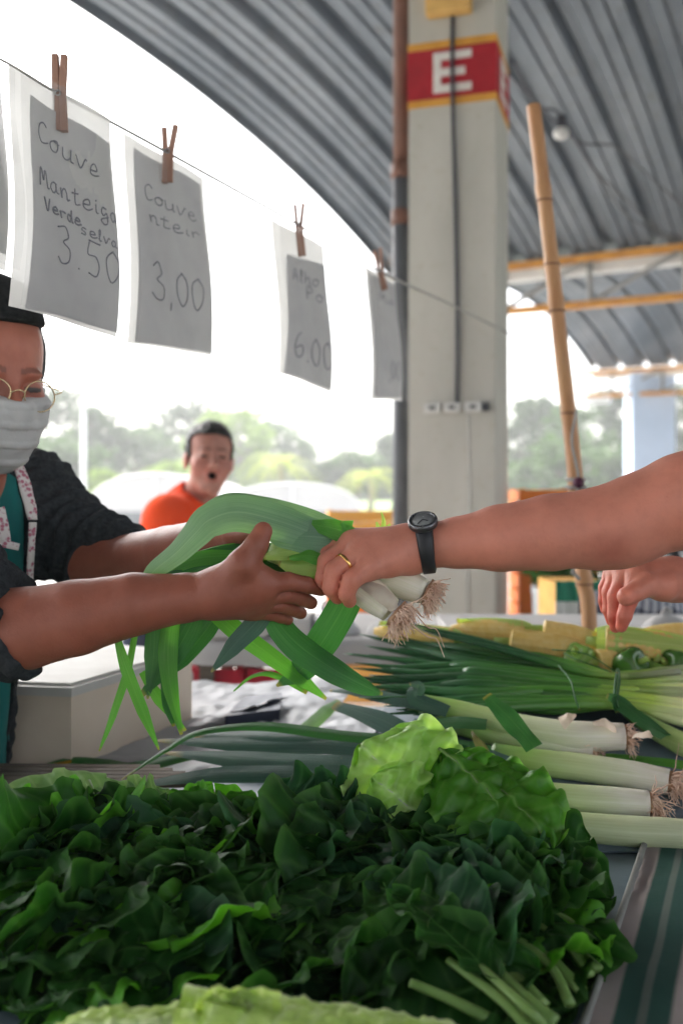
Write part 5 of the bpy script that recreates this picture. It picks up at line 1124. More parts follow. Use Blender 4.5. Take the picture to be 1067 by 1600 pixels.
hl(m_lkl, [(270, 960, 1.19), (263, 1020, 1.186), (268, 1080, 1.188), (284, 1148, 1.195)], [.010, .012, .009, .002], [(.2, -1, .1)], .2, .1)
hl(m_lk, [(243, 960, 1.195), (240, 1030, 1.196), (231, 1092, 1.2)], [.011, .013, .0012], [(-.2, -1, .1)], .1, .1, ph=2)
hl(m_lk, [(270, 1000, 1.20), (262, 1060, 1.2), (262, 1100, 1.2), (272, 1135, 1.2)], [.012, .008, .006, .002], [(.5, -1, 0)], .2)
hl(m_lkl, [(180, 985, 1.135), (198, 1045, 1.133), (224, 1112, 1.142), (249, 1172, 1.15)], [.003, .007, .0068, .001], [(.3, -1, .1)], .35)
hl(m_lkl, [(212, 985, 1.20), (198, 1050, 1.196), (176, 1118, 1.196), (155, 1174, 1.2)], [.004, .0052, .005, .001], [(-.3, -1, .1)], .35)
hl(m_lkl, [(222, 1050, 1.2), (250, 1092, 1.2), (290, 1142, 1.205)], [.004, .008, .002], [(.2, -1, .3)], .2)
hl(m_lk, [(345, 950, 1.22), (322, 985, 1.22), (285, 1030, 1.22), (250, 1060, 1.22)], [.010, .012, .010, .003], [(0, -1, .3)], .2)
hl(m_lkl, [(365, 1080, 1.22), (395, 1056, 1.215), (430, 1055, 1.21), (480, 1082, 1.205)], [.001, .0025, .004, .003], [(0, -1, .8)], .3)
for k, q in enumerate([[(586, 862, 1.19), (594, 838, 1.19), (600, 818, 1.19), (596, 800, 1.19)], [(590, 850, 1.19), (600, 832, 1.19), (610, 818, 1.19)], [(590, 845, 1.19), (592, 828, 1.19), (588, 815, 1.19)]]): hl(m_lkp, q, [.002, .004, .003, .001], [(.3, -1, 0)], .5, n=14, nv=5)

# ---- leeks lying on the board
def leek(lab, pts, rad, mat_, leaves, rl=.03, nroot=70, seed=1, rdir=None):
    pp = [Bd(*q) for q in pts]; o = thing('leek', lab, 'leek', pp[-1], 'leeks lying in front of the spring onions'); c = spline(pp, 30); rad = [q * 1.07 for q in rad]
    MB().tube(c, lerp_list(rad, 30), 22).build('shaft', mat_, o)
    if nroot: dd = (c[-1] - c[-4]).normalized(); roots(o, c[-1] + dd * .004, dd if rdir is None else rdir, nroot, rl, rad[-1] * .85, seed, .8)
    for m, lp_, hw, nr, fo in leaves: MB().ribbon([Bd(*q) for q in lp_], hw, [Vector(q) for q in nr], 30, 7, fo, .10, 2, seed).build('leaf', m, o)
    return o
up = [(0, -.55, .85)]
leek('leek with the reddish root tuft uppermost in the row', [(640, 1096, .035), (720, 1113, .038), (800, 1134, .040), (890, 1150, .042), (974, 1151, .045)], [.013, .0155, .0165, .0185, .0205, .0175], m_shaft,
     [(m_lkb, [(690, 1104, .045), (620, 1090, .045), (560, 1078, .04), (515, 1078, .03)], [.014, .014, .012, .003], up, .3), (m_lkb, [(700, 1110, .05), (650, 1090, .06), (655, 1072, .075), (640, 1068, .085)], [.010, .014, .009, .002], [(.2, -.8, .6)], .3),
      (m_lkb, [(660, 1125, .04), (640, 1150, .03), (600, 1126, .035), (522, 1104, .03)], [.012, .017, .016, .006], up, .2), (m_lk, [(760, 1130, .05), (700, 1128, .045), (640, 1140, .03), (590, 1175, .02)], [.010, .014, .014, .004], up, .2)], .022, 120, 11)
leek('leek with pale cut bulb lying just under the uppermost leek', [(700, 1130, .02), (780, 1150, .022), (850, 1162, .026), (926, 1168, .030)], [.012, .014, .016, .0175, .0150], m_shaft,
     [(m_lk, [(835, 1168, .05), (812, 1140, .066), (786, 1112, .084), (760, 1086, .10)], [.015, .0165, .0165, .008], [(.5, -.9, .35)], .12), (m_dry, [(790, 1212, .03), (765, 1180, .04), (748, 1155, .055), (738, 1142, .06)], [.006, .010, .008, .002], [(.6, -.8, .2)], .6)], .018, 90, 12, (.5, -.6, -.3))
leek('leek with long white shank and tangled roots at the right edge', [(770, 1176, .022), (830, 1190, .022), (900, 1198, .022), (980, 1210, .022), (1044, 1222, .022)], [.013, .0165, .0175, .0175, .0178, .0160], m_shaft,
     [(m_lkb, [(800, 1186, .03), (690, 1170, .03), (560, 1160, .03), (420, 1152, .03), (300, 1148, .02)], [.019, .021, .020, .018, .004], up, .2), (m_lk, [(800, 1180, .03), (700, 1160, .035), (540, 1148, .04), (415, 1134, .045), (314, 1143, .05), (262, 1170, .03), (190, 1218, .02)], [.012, .012, .010, .009, .006, .004, .001], up, .25)], .036, 130, 13)
leek('pale leek second from the front of the row', [(800, 1238, .019), (860, 1246, .019), (940, 1252, .019), (1012, 1257, .019)], [.0165, .0178, .0178, .0180, .0165], m_shaft,
     [(m_lkb, [(830, 1240, .03), (700, 1215, .025), (540, 1196, .025), (400, 1187, .02), (258, 1176, .015)], [.018, .021, .021, .019, .003], up, .15), (m_lkb, [(830, 1240, .03), (690, 1190, .03), (540, 1165, .03), (400, 1162, .025), (246, 1157, .02)], [.016, .019, .018, .016, .003], up, .15)], .036, 130, 14)
leek('pale green leek nearest the striped cloth', [(820, 1284, .017), (900, 1292, .017), (1000, 1300, .017), (1110, 1306, .017)], [.015, .0165, .0172, .0178, .0165], shaft_mat('leek_shaft_green', [(.0, MG), (.15, PG), (.6, WG), (1, (.62, .66, .46))]),
     [(m_lkb, [(850, 1284, .02), (700, 1240, .018), (540, 1212, .018), (354, 1209, .016), (202, 1229, .012)], [.014, .017, .017, .014, .003], up, .1)], .03, 60, 15)
leek('green leek lying slantwise at the right edge under the spring onions', [(965, 1098, .03), (1005, 1128, .03), (1060, 1160, .025), (1110, 1180, .02)], [.008, .012, .014, .016, .0150], shaft_mat('leek_shaft_dull', [(.0, DG), (.3, MG), (.7, PG), (1, WG)]),
     [(m_lk, [(1040, 1150, .045), (1000, 1122, .05), (970, 1098, .06), (948, 1086, .07)], [.010, .014, .013, .005], [(.2, -.8, .6)], .2), (m_lkl, [(1110, 1200, .02), (1000, 1185, .02), (900, 1178, .015)], [.008, .008, .003], up, .3)], .03, 40, 16)
lsk = thing('leek_skin', 'papery torn leek skins clinging to the uppermost bulbs', 'leek skin', Bd(900, 1130, .07)); m_flk = plain('papery_skin', (.78, .68, .56), (.66, .52, .40), 20, .5, .4, transl=.35)
for (x_, y_, dx, dy, sd_) in ((875, 1130, 24, -14, 2), (960, 1134, -34, -4, 3), (992, 1146, 26, 6, 4)):
    a_ = Bd(x_, y_, .066); b_ = Bd(x_ + dx, y_ + dy, .078); MB().ribbon([a_, a_.lerp(b_, .5) + Vector((0, -.006, .004)), b_], [.010, .008, .002], [Vector((.2 * (sd_ % 2) - .1, -.7, .7))], 16, 6, .25, .18, 1.5, sd_).build('skin_flake', m_flk, lsk)
# loose blades on the table at left
lb = thing('leek_leaf', 'loose leek blade with a yellow tip on the plastic sheet at left', 'leaf', T(110, 1192), 'loose leek blades on the table')
MB().ribbon([T(48, 1202, .012), T(110, 1187, .02), T(165, 1190, .02), T(210, 1198, .02), T(272, 1184, .025), T(330, 1180, .02)], [.002, .006, .010, .012, .010, .004], [Vector((0, -.5, .85))], 30, 6, .25, .2, 2).build('blade', m_lk, lb)
MB().ribbon([T(40, 1204, .008), T(75, 1197, .014), T(112, 1189, .021)], [.001, .0045, .003], [Vector((0, -.5, .85))], 10, 5, .25).build('yellow_tip', plain('yellowed_leaf', (.50, .30, .03), (.4, .2, .02), 30, .5, transl=.3), lb)
lb = thing('leek_leaf', 'short greyish leek blade lifted above the navy tray', 'leaf', T(500, 1130), 'loose leek blades on the table')
MB().ribbon([T(460, 1150, .02), T(490, 1128, .04), T(512, 1108, .06), T(530, 1094, .07)], [.010, .013, .012, .006], [Vector((-.2, -.8, .5))], 18, 6, .2).build('blade', m_lkg, lb)
lb = thing('leek_leaf', 'broad dark leek blade half hidden behind the pale lettuce', 'leaf', Bd(590, 1120), 'loose leek blades on the table')
MB().ribbon([Bd(700, 1190, .03), Bd(640, 1150, .045), Bd(590, 1122, .05), Bd(522, 1100, .045)], [.014, .019, .019, .008], [Vector((0, -.6, .8))], 24, 7, .15).build('blade', m_lkb, lb)

# ---- spring onion bundle
so = thing('spring_onion_bundle', 'bundle of dark green spring onions tied near their white ends', 'spring onions', Bd(965, 1085))
r = random.Random(21); N = 72
for k in range(N):
    v = (k + r.uniform(0, 1)) / N; lay = r.uniform(0, 1); h = .012 + .035 * lay
    tipx = 520 + r.uniform(0, 95) + 110 * max(0, .14 - v) / .14 + 40 * v; tipy = 988 + 122 * v + r.uniform(-13, 13); 
    if r.random() < .25: tipx += r.uniform(60, 170); tipy += 6
    py_t = 1052 + 50 * v + r.uniform(-6, 6); py_r = 1030 + 105 * v + r.uniform(-10, 10)
    pts = [Bd(1130 + r.uniform(-20, 20), py_r + 4, h), Bd(1050, (py_r + py_t) / 2 + 2, h), Bd(965, py_t, h + .006), Bd(865, py_t - 18 + 22 * v + r.uniform(-7, 7), h + .008), Bd(740, .45 * py_t + .55 * tipy - 4 + r.uniform(-9, 9), h + r.uniform(0, .014)), Bd(.4 * 740 + .6 * tipx, .2 * py_t + .8 * tipy, h), Bd(tipx, tipy, h * .9 + r.uniform(-.005, .012))]
    R_ = r.uniform(.0052, .0094)
    MB().tube(spline(pts, 30), [R_ * q for q in lerp_list([1.05, 1.0, .82, .92, 1.0, .62, .08], 30)], 8).build('onion', m_onion, so)
for k, (tx, ty, mx, my) in enumerate([(640, 978, 800, 1020), (655, 985, 780, 1010), (632, 972, 760, 1004), (668, 990, 830, 1026)]):
    MB().tube(spline([Bd(1060, 1050, .05), Bd(960, 1056, .058), Bd(880, 1042, .062), Bd(mx, my, .066), Bd(tx, ty, .07)], 26), [.0066 * q for q in lerp_list([.9, .8, .9, 1, .8, .1], 26)], 8).build('onion', m_onion, so)
for k, x in enumerate((965, 960)):
    MB().tube(spline([Bd(x + 4 * k, 1046, .066), Bd(x + 2, 1058, .070), Bd(x, 1078, .066), Bd(x - 2, 1098, .062), Bd(x + 2, 1112, .045)], 16), .0024, 6).build('tie', m_lk, so)
MB().tube(spline([Bd(872, 1040, .07), Bd(890, 1062, .072), Bd(898, 1090, .066), Bd(905, 1110, .055)], 16), .0015, 6).build('tie', m_lk, so)
for q in ([(880, 1020, .08), (900, 1030, .082), (955, 1050, .075)], [(862, 1015, .085), (915, 1022, .09), (965, 1052, .075)]): MB().tube(spline([Bd(*z) for z in q], 14), .0010, 5).build('tie_end', m_lk, so)

# ---- corn and peppers
t = NT('corn_kernels'); m_corn = t.done(t.ramp(t.noise(60, 3), [(.3, (.82, .56, .15)), (.6, (.88, .66, .25)), (.8, (.90, .74, .38))]), .35, .45, 0, .12)
m_husk = strap_mat('corn_husk', (.36, .50, .12), (.52, .64, .22), (.70, .76, .42), .35)
def corn(lab, a, b, rad, husk, seed):
    o = thing('corn_cob', lab, 'corn', (a + b) / 2, 'corn cobs behind the spring onions'); L = (b - a).length; ax = (b - a).normalized(); n, seg = 90, 72; rows = 14
    prof = [(rad * max(.05, (1 - (max(0, u - .25) / .75) ** 2.6 * .72) * min(1, (u / .06) ** .5 + .3)), u * L) for u in np.linspace(0, 1, n)]
    r_ = random.Random(seed); ph = [r_.uniform(0, 6.28) for _ in range(rows)]
    def wob(an, u): k = int(an / 6.283 * rows) % rows; return 1 + .045 * (abs(math.cos(an * rows / 2)) ** .6) + .03 * abs(math.sin(u * 46 + ph[k]))
    MB().lathe(prof, a, ax, seg, wob).build('cob', m_corn, o); MB().tube([a - ax * .025, a + ax * .004], [.008, .011], 10).build('stalk', m_husk, o)
    e1 = ax.cross(Vector((0, 0, 1))).normalized(); e2 = e1.cross(ax); hk = MB()
    for (c0, wd, ln, of) in husk:
        def fn(u, v, c0=c0, wd=wd, ln=ln, of=of):
            an = c0 + (v - .5) * wd * (1 - .55 * u ** 2); rr = rad * (1.06 + of) * (1 - .45 * (max(0, u * ln - .3)) ** 2) * min(1, .75 + u * 2) + .004 * math.sin(v * 9 + u * 5) * u
            return a + ax * (u * ln * L - .01) + (e1 * math.cos(an) + e2 * math.sin(an)) * rr
        hk.sheet(fn, 20, 12)
    if husk: hk.build('husk', m_husk, o)
h_ = .03
corn('corn cob lying bare at the centre, long yellow kernels showing', Bd(794, 1002, h_ + .012), Bd(948, 1022, h_ + .002), .0235, [(-2.2, 1.2, .5, .02)], 1)
corn('corn cob in a pale green husk, blunt end by the reaching hand', Bd(938, 1004, h_ + .022), Bd(1110, 1022, h_ + .012), .029, [(.4, 2.6, 1.02, .02), (2.3, 2.2, 1.0, .05), (-1.3, 2.6, 1.0, .0)], 2)
corn('corn cob yellow and far back near the right edge', Bd(1120, 1000, h_ + .02), Bd(990, 994, h_ + .03), .026, [], 3)
corn('corn cob yellow, half hidden behind the long bare one', Bd(846, 986, h_ + .028), Bd(950, 1002, h_ + .018), .019, [], 4)
corn('corn cob in a green yellow husk above the spring onion leaves', Bd(820, 988, h_ + .025), Bd(704, 983, h_ + .02), .020, [(1.2, 2.6, 1.0, .02), (-1.2, 1.4, .8, .04)], 5)
corn('corn cob pale and leftmost, under the dangling roots', Bd(712, 1000, h_ + .006), Bd(585, 986, h_ + .0), .020, [(1.9, 1.8, 1.0, .02)], 6)
corn('corn cob short and yellow between the peppers', Bd(930, 1034, h_), Bd(1010, 1026, h_), .020, [], 7)
m_pep = [plain('pepper_skin', (.055, .16, .022), (.035, .11, .014), 9, .22, .5), plain('pepper_skin_pale', (.20, .36, .07), (.13, .27, .04), 9, .25, .5)]
def pepper(lab, px, py, h, rad, pale, seed, axis):
    c = Bd(px, py, h); o = thing('green_pepper', lab, 'pepper', c, 'green peppers beside the corn'); ax = Vector(axis).normalized(); r_ = random.Random(seed); q = r_.uniform(0, 6)
    prof = [(rad * w_, rad * z) for w_, z in ((.0, .76), (.16, .75), (.34, .80), (.62, .84), (.88, .68), (1, .35), (1.0, 0), (.92, -.45), (.74, -.85), (.5, -1.05), (.22, -1.02), (0, -.92))]
    pr = spline([(a_, 0, b_) for a_, b_ in prof], 34)
    MB().lathe([(max(0, p_[0]), p_[2]) for p_ in pr], c, ax, 40, lambda a_, u: 1 + .11 * math.cos(4 * a_ + q) * (.4 + u) + .05 * math.cos(3 * a_ + q * 2)).build('fruit', m_pep[pale], o)
    MB().tube(spline([c + ax * rad * .6, c + ax * rad * .95, c + ax * rad * 1.15 + Vector((.006, 0, .003))], 8), [.006, .0042, .0045, .005, .005, .005, .0052, .0056], 8).build('stem', m_husk, o)
pepper('pale green pepper at the end of the bare yellow cob', 905, 1030, .030, .025, 1, 1, (-.5, -.5, .6)); pepper('dark glossy green pepper below the husked cob', 984, 1040, .030, .029, 0, 2, (.5, -.7, .4))
pepper('small pale pepper between the two dark ones', 1020, 1046, .022, .020, 1, 3, (.2, -.3, .9)); pepper('green pepper cut by the right edge', 1054, 1040, .030, .028, 0, 4, (-.8, -.4, .3))

# ---- leafy greens
def blade(L, W, nu, nv, seed, ruffle=.2, curl=.6, cup=.1, a=.9, b=.5, freq=3.2, bumpy=.02, jag=.06, foot=.45, frill=0, ffreq=7):
    """one broad leaf, round at both ends, its margin waved; x along the midrib, z out of its face"""
    r_ = random.Random(seed); o1, o2 = r_.uniform(0, 99), r_.uniform(0, 99); V, UV = [], []; ph = (r_.uniform(0, 6.28), r_.uniform(0, 6.28)); X = Z = 0; pu = 0; tw = r_.gauss(0, .3)
    for i in range(nu):
        u = .5 - .5 * math.cos(math.pi * i / (nu - 1)); th_ = curl * u * u * 1.6; X += math.cos(th_) * L * (u - pu); Z -= math.sin(th_) * L * (u - pu); pu = u
        q = 2 * u ** a - 1; w = W / 2 * max(0.0, 1 - q * q) ** b * (foot + (1 - foot) * min(1, u * 2.2)) * (1 + jag * noise.noise(Vector((u * 6 + o1, o2, 0)))) + .001
        for j in range(nv):
            v = -1 + 2 * j / (nv - 1); e = abs(v) ** 2.2; p_ = ph[0] if v > 0 else ph[1]; n1 = noise.noise(Vector((u * 3 + o2, o1, v)))
            rim = min(1, u * 5) * min(1, (1.06 - u) * 6)
            z = cup * W * v * v + ruffle * W * .42 * e * math.sin(6.283 * freq * u + p_ + 2.4 * n1) * rim
            z += frill * abs(v) ** 3.5 * math.sin(6.283 * ffreq * u + p_ * 2 + 5 * n1) * rim * (.6 + noise.noise(Vector((u * 5 + o1, v, o2))))
            z += bumpy * W * noise.noise(Vector((u * 9 + o1, v * 4, o2))) + tw * v * w * u
            y = v * w * (1 - .10 * e * ruffle * 2); ex_ = -L / (6.283 * freq) * .40 * e * math.sin(2 * (6.283 * freq * u + p_ + 2.4 * n1)) * rim - (L / (6.283 * ffreq) * .38 * abs(v) ** 3.5 * math.sin(2 * (6.283 * ffreq * u + p_ * 2 + 5 * n1)) * rim if frill else 0)
            V.append((X + z * math.sin(th_) + ex_, y, Z + z * math.cos(th_))); UV.append((u, j / (nv - 1)))
    return V, [(i * nv + j, i * nv + j + 1, (i + 1) * nv + j + 1, (i + 1) * nv + j) for i in range(nu - 1) for j in range(nv - 1)], UV
def leaf_at(mb, base, tip, nrm, W, seed, st=None, nu=16, nv=13, stem_r=.0024, petiole=.03, **kw):
    base, tip = Vector(base), Vector(tip); x = tip - base; L = x.length; x.normalize(); z = Vector(nrm); z = (z - x * z.dot(x)).normalized(); y = z.cross(x); M = Matrix((x, y, z)).transposed()
    V, Fc, UV = blade(L, W, nu, nv, seed, **kw); V = [base + M @ Vector(q) for q in V]; mb.add(V, Fc, UV)
    if st is not None:
        mid = [V[i * nv + nv // 2] - z * .0012 for i in range(0, int(nu * .8), 2)]; st.tube([base - x * petiole + z * .002] + mid, list(np.linspace(stem_r * 1.35, stem_r * .35, len(mid) + 1)), 6)
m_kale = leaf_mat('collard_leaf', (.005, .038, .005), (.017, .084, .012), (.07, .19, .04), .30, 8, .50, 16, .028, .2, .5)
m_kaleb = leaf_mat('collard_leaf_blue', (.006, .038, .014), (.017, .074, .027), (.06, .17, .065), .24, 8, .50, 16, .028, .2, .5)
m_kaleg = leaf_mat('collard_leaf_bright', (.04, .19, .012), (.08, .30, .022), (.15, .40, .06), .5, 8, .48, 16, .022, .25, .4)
m_stem = plain('collard_stem', (.22, .36, .10), (.14, .26, .06), 40, .45, .4, transl=.15)
m_let = leaf_mat('lettuce_leaf', (.26, .47, .09), (.40, .61, .19), (.56, .72, .38), .40, 7, .38, 24, .05, .4, .6)
m_letd = leaf_mat('lettuce_leaf_green', (.05, .20, .012), (.09, .29, .028), (.22, .42, .10), .55, 7, .38, 24, .03, .4, .5)
m_savoy = leaf_mat('savoy_leaf', (.12, .24, .09), (.20, .34, .14), (.36, .48, .26), .3, 9, .5, 30, .05, .3, 1.0)
def mound(x, s):
    """surface of the heap: x across, s from its back ridge (0) to its front foot (1)"""
    d = 1.10 - .31 * s; h = .076 * (1 - s ** 1.25) * (1 if x < .12 else max(.15, 1 - ((x - .12) / .19) ** 1.3)) + .012 * noise.noise(Vector((x * 7, s * 4, 1)))
    return Vector((x, d, TZ + .006 + max(.0, h)))
KB = [('bunch of dark collard greens at the left edge of the heap', -.43, -.27, 0, .62), ('bunch of collard greens in front of the left edge, low in the heap', -.40, -.22, .45, 1), ('bunch of collard greens with bright leaf tips left of centre', -.34, -.10, 0, .6),
      ('bunch of very dark collard greens low at the centre of the heap', -.28, -.02, .45, 1), ('bunch of bluish collard greens below the pale lettuce', -.12, .12, 0, .62), ('bunch of dark collard greens low behind the napa cabbage', -.06, .14, .5, 1), ('bunch of collard greens with cut stems at the right end of the heap', .06, .22, .05, .85)]
for bi, (lab, x0, x1, s0, s1) in enumerate(KB):
    r = random.Random(300 + bi); o = thing('collard_bunch', lab, 'greens', mound((x0 + x1) / 2, (s0 + s1) / 2), 'bunches of collard greens heaped on the table')
    lv = {0: MB(), 1: MB(), 2: MB()}; st = MB(); n = 60
    for k in range(n):
        x = r.uniform(x0, x1); q = r.uniform(0, 1) ** .8; s = (1 - q) ** .8 * .95
        if k % 5 == 0: q, s = .9, r.uniform(.05, .35)
        if -.04 < x < .2: q = min(q, .78); s = max(s, .22)
        tip = mound(x, min(1, s + .06)); tip.z = TZ + .008 + max(0, mound(x, 0).z - TZ - .006) * q + r.uniform(-.006, .008); tip.y -= r.uniform(-.015, .02)
        dr = Vector((-.45 + r.gauss(0, .5), -.85 + r.gauss(0, .35), r.gauss(.02, .16))).normalized(); L = r.uniform(.12, .175)
        base = tip - dr * L; base.z = min(max(base.z, TZ + .006), TZ + .075); base.y = min(base.y, 1.12 + r.uniform(-.02, .02)); base.x = min(max(base.x, -.36), .235 + r.uniform(-.02, .01))
        nr = Vector((r.gauss(-.05, .26), r.gauss(-.12, .26), 1))
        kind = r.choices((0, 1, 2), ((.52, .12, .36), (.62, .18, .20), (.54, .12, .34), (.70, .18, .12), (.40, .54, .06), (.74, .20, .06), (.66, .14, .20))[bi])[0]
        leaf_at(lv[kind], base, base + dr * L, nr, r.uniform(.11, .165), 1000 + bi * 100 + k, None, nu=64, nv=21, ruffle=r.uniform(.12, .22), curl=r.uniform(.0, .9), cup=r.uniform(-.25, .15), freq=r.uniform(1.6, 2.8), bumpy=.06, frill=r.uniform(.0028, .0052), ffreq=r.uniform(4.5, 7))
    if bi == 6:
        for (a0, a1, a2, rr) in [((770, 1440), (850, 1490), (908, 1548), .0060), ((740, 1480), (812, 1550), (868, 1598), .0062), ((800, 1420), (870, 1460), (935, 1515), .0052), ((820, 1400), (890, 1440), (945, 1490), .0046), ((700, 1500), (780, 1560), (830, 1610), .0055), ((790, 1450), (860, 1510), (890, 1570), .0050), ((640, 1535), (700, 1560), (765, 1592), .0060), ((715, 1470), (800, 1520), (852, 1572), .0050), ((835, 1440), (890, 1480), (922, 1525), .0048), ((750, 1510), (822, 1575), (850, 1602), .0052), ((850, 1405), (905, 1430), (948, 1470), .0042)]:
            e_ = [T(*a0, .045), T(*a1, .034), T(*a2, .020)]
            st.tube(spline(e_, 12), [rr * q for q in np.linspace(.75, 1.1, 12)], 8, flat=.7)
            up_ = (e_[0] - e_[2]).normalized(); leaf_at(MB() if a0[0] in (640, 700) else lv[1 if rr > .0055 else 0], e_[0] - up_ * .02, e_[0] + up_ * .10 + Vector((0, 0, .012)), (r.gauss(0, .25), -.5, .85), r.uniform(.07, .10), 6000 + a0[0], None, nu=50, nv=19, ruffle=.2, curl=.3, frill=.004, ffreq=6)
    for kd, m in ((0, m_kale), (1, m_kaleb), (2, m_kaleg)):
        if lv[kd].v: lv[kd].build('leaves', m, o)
    if st.v: st.build('stems', m_stem, o)
# the light leaves along the back of the heap, each in its own bunch
def greens(lab, name, items, m, group='light leaves along the back of the heap', stem=True, cat='leaf'):
    b, st = MB(), MB(); o = thing(name, lab, cat, P(*items[0][0]), group)
    for i, (ba, ti, nr, W, kw) in enumerate(items): leaf_at(b, P(*ba), P(*ti), nr, W, hash_(lab) + i, st, **kw)
    b.build('leaf_blade', m, o); st.build('midrib', m_stem, o); return o
def hash_(s): return sum(ord(c) * (i + 1) for i, c in enumerate(s)) % 9973
sm = dict(nu=54, nv=21, frill=.0042, ffreq=5.5)
greens('pale crinkled savoy leaf turned underside up at the left edge', 'savoy_leaf', [((212, 1240, 1.19), (-20, 1246, 1.16), (.1, -.55, .85), .07, dict(ruffle=.12, curl=.2, bumpy=.10, freq=4, **sm))], m_savoy)
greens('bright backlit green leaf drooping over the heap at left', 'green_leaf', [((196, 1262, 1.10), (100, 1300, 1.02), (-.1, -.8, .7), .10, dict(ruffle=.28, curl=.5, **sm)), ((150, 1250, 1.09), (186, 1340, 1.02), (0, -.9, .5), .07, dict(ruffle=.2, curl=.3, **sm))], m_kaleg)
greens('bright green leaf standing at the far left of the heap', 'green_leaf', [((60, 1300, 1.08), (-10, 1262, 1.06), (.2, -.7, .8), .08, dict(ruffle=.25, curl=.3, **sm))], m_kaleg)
greens('rounded dark crinkled leaf standing behind the heap at centre left', 'spinach_leaf', [((340, 1310, 1.12), (330, 1222, 1.14), (0, -1, .3), .105, dict(ruffle=.10, curl=.8, bumpy=.09, freq=2.5, **sm)), ((300, 1300, 1.13), (285, 1232, 1.15), (-.2, -1, .3), .07, dict(ruffle=.10, curl=.8, bumpy=.09, **sm))], m_kaleg)
greens('folded savoy leaf lying beside the dark crinkled leaf', 'savoy_leaf', [((272, 1246, 1.19), (175, 1240, 1.17), (0, -.5, .85), .045, dict(ruffle=.25, curl=.3, bumpy=.1, **sm))], m_savoy)
greens('curly bluish leaf topping the heap beside the lettuce', 'green_leaf', [((500, 1300, 1.09), (432, 1222, 1.11), (.1, -.9, .5), .10, dict(ruffle=.34, curl=.4, freq=4, **sm)), ((560, 1290, 1.08), (480, 1240, 1.10), (0, -.8, .6), .09, dict(ruffle=.34, curl=.4, freq=4, **sm))], m_kaleb)
# lettuce
lt = thing('lettuce', 'pale green lettuce with crinkled leaves standing on the heap', 'lettuce', P(690, 1260, 1.12))
def letl(ba, ti, nr, W, m, sd, **kw):
    b, st = MB(), MB(); leaf_at(b, P(*ba), P(*ti), nr, W, sd, st, nu=34, nv=27, stem_r=.0016, petiole=.004, **kw); o = b.build('leaf', m, lt); st.build('midrib', m_stem if m is m_letd else plain('lettuce_rib', (.55, .66, .36), (.44, .56, .26), 30, .4), o)
K_ = dict(bumpy=.12, foot=.7, frill=.0075, ffreq=6.5)
letl((672, 1268, 1.105), (566, 1165, 1.085), (-.2, -.95, .45), .135, m_let, 31, ruffle=.16, curl=.5, cup=-.12, freq=3.5, **K_)
letl((680, 1260, 1.10), (612, 1130, 1.12), (.1, -.95, .3), .125, m_let, 32, ruffle=.20, curl=.55, cup=-.1, freq=3.8, **K_)
letl((668, 1288, 1.085), (590, 1215, 1.065), (-.1, -.9, .6), .095, m_let, 33, ruffle=.18, curl=.4, cup=-.1, freq=3, **K_)
letl((705, 1235, 1.15), (705, 1138, 1.17), (.3, -.95, .3), .11, m_letd, 34, ruffle=.22, curl=.6, cup=-.1, freq=3.6, **K_)
letl((690, 1175, 1.11), (815, 1275, 1.02), (.25, -.85, .55), .135, m_letd, 35, ruffle=.16, curl=.35, cup=-.10, freq=3.2, **K_)
letl((735, 1190, 1.11), (868, 1298, 1.00), (.2, -.8, .65), .115, m_letd, 36, ruffle=.18, curl=.4, cup=-.06, freq=3.2, **K_)
letl((700, 1260, 1.09), (745, 1300, 1.03), (.1, -.85, .5), .09, m_letd, 37, ruffle=.2, curl=.4, cup=-.1, freq=3, **K_)
# outer dark leaf fan at the right end
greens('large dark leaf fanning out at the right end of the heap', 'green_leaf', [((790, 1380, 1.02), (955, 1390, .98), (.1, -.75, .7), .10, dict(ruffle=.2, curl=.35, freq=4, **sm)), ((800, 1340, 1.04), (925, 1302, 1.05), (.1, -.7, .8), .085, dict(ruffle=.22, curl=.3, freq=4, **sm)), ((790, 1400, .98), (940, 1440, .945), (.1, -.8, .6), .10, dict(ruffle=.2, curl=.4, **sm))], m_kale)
greens('dark leaf with a pale rib at the front foot of the heap', 'green_leaf', [((770, 1590, .86), (560, 1480, .92), (.2, -.85, .55), .10, dict(ruffle=.15, curl=.2, stem_r=.0042, **sm))], m_kaleb)
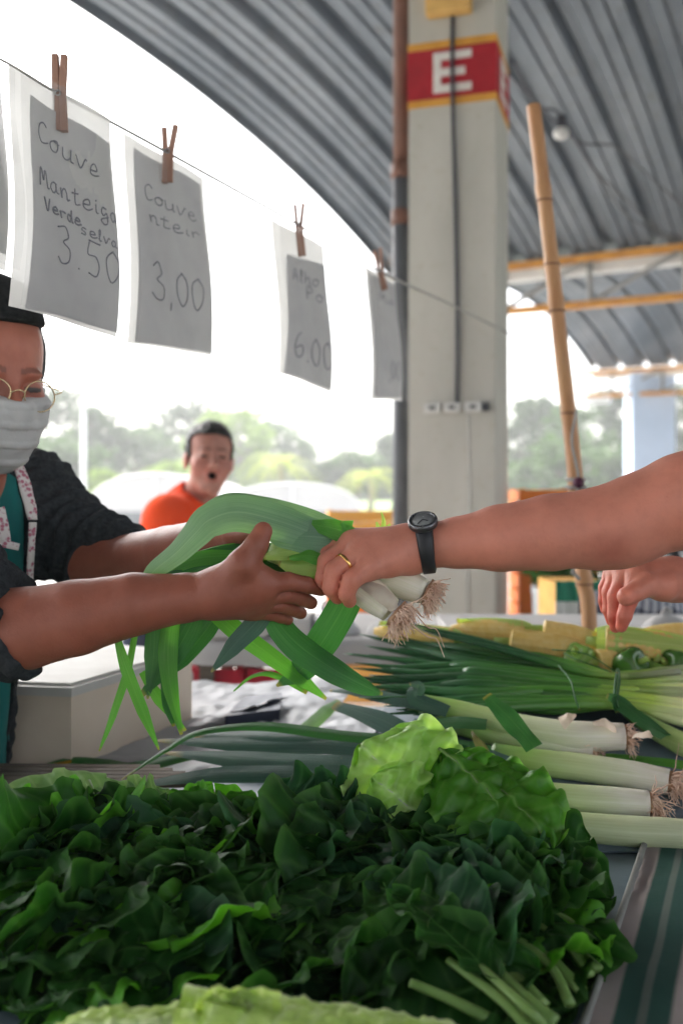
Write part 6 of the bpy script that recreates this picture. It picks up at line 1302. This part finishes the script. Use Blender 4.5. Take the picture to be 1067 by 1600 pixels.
# napa cabbage in front
nc = thing('napa_cabbage', 'pale napa cabbage lying at the front edge of the table', 'cabbage', (-.02, .70, TZ))
m_nap = leaf_mat('napa_leaf', (.36, .52, .12), (.50, .64, .22), (.70, .76, .50), .3, 9, .4, 24, .10, .4, .7); m_napw = plain('napa_rib', (.68, .70, .56), (.56, .62, .40), 14, .35, .4, transl=.12)
c0, c1 = P(60, 1602, .70), P(790, 1608, .70); c0.z = c1.z = TZ + .021; ax_ = c1 - c0
def napa(a0, a1, u0, u1, off, seed, edge):
    def f(i, j):
        u = u0 + (u1 - u0) * i; an = a0 + (a1 - a0) * j; rr = .041 * (max(.02, math.sin(math.pi * (.04 + .90 * u) ** .9)) ** .5) + off + .004 * noise.noise(Vector((u * 14 + seed, an * 3, seed))) + .002 * noise.noise(Vector((u * 40, an * 9, seed)))
        rr += .0030 * abs(noise.noise(Vector((u * 22 + seed, an * 5, 3)))) + .0025 * noise.noise(Vector((u * 70, an * 14, seed)))
        rr += edge * (1 - i) ** 3 * (.008 + .006 * math.sin(j * 16 + seed)) ; return c0 + ax_ * u + Vector((0, -math.cos(an) * rr, math.sin(an) * rr))
    return f
MB().sheet(napa(-1.57, 4.71, .0, 1, 0, 1, 0), 60, 50).build('heart', m_nap, nc)
for k, (a0, a1, u0, u1, m, e) in enumerate([(.2, 2.4, .04, .95, m_nap, 1), (1.0, 3.0, .30, .98, m_nap, 1), (-.4, 1.6, .36, .98, m_nap, 1), (-.5, .75, .55, 1.0, m_napw, .3), (-1, .8, .1, 1, m_nap, 1)]): MB().sheet(napa(a0, a1, u0, u1, .003 + .0022 * k, 5 + k, e), 110, 60).build('leaf', m, nc)
b = MB()
for k in range(5): leaf_at(b, P(345 + 14 * k, 1590, .70), P(335 + 18 * k, 1548 + 4 * (k % 2), .69), (.2 - .1 * k, -1, .1), .036, 800 + k, None, ruffle=.4, curl=.3)
b.build('leaf_fringe', m_nap, nc)
# ------------------------------------------------------------------ the bright humid air
hz = bpy.data.materials.new('haze'); hz.use_nodes = True; _t = hz.node_tree; _t.nodes.remove(_t.nodes['Principled BSDF'])
pv = _t.nodes.new('ShaderNodeVolumePrincipled'); pv.inputs['Color'].default_value = (.95, .97, 1, 1); pv.inputs['Density'].default_value = .0023; pv.inputs['Anisotropy'].default_value = .2
_t.links.new(pv.outputs[0], _t.nodes['Material Output'].inputs['Volume'])
tag(MB().box((0, 40, 6), (180, 130, 14)).build('haze', hz, smooth=False), kind='stuff')
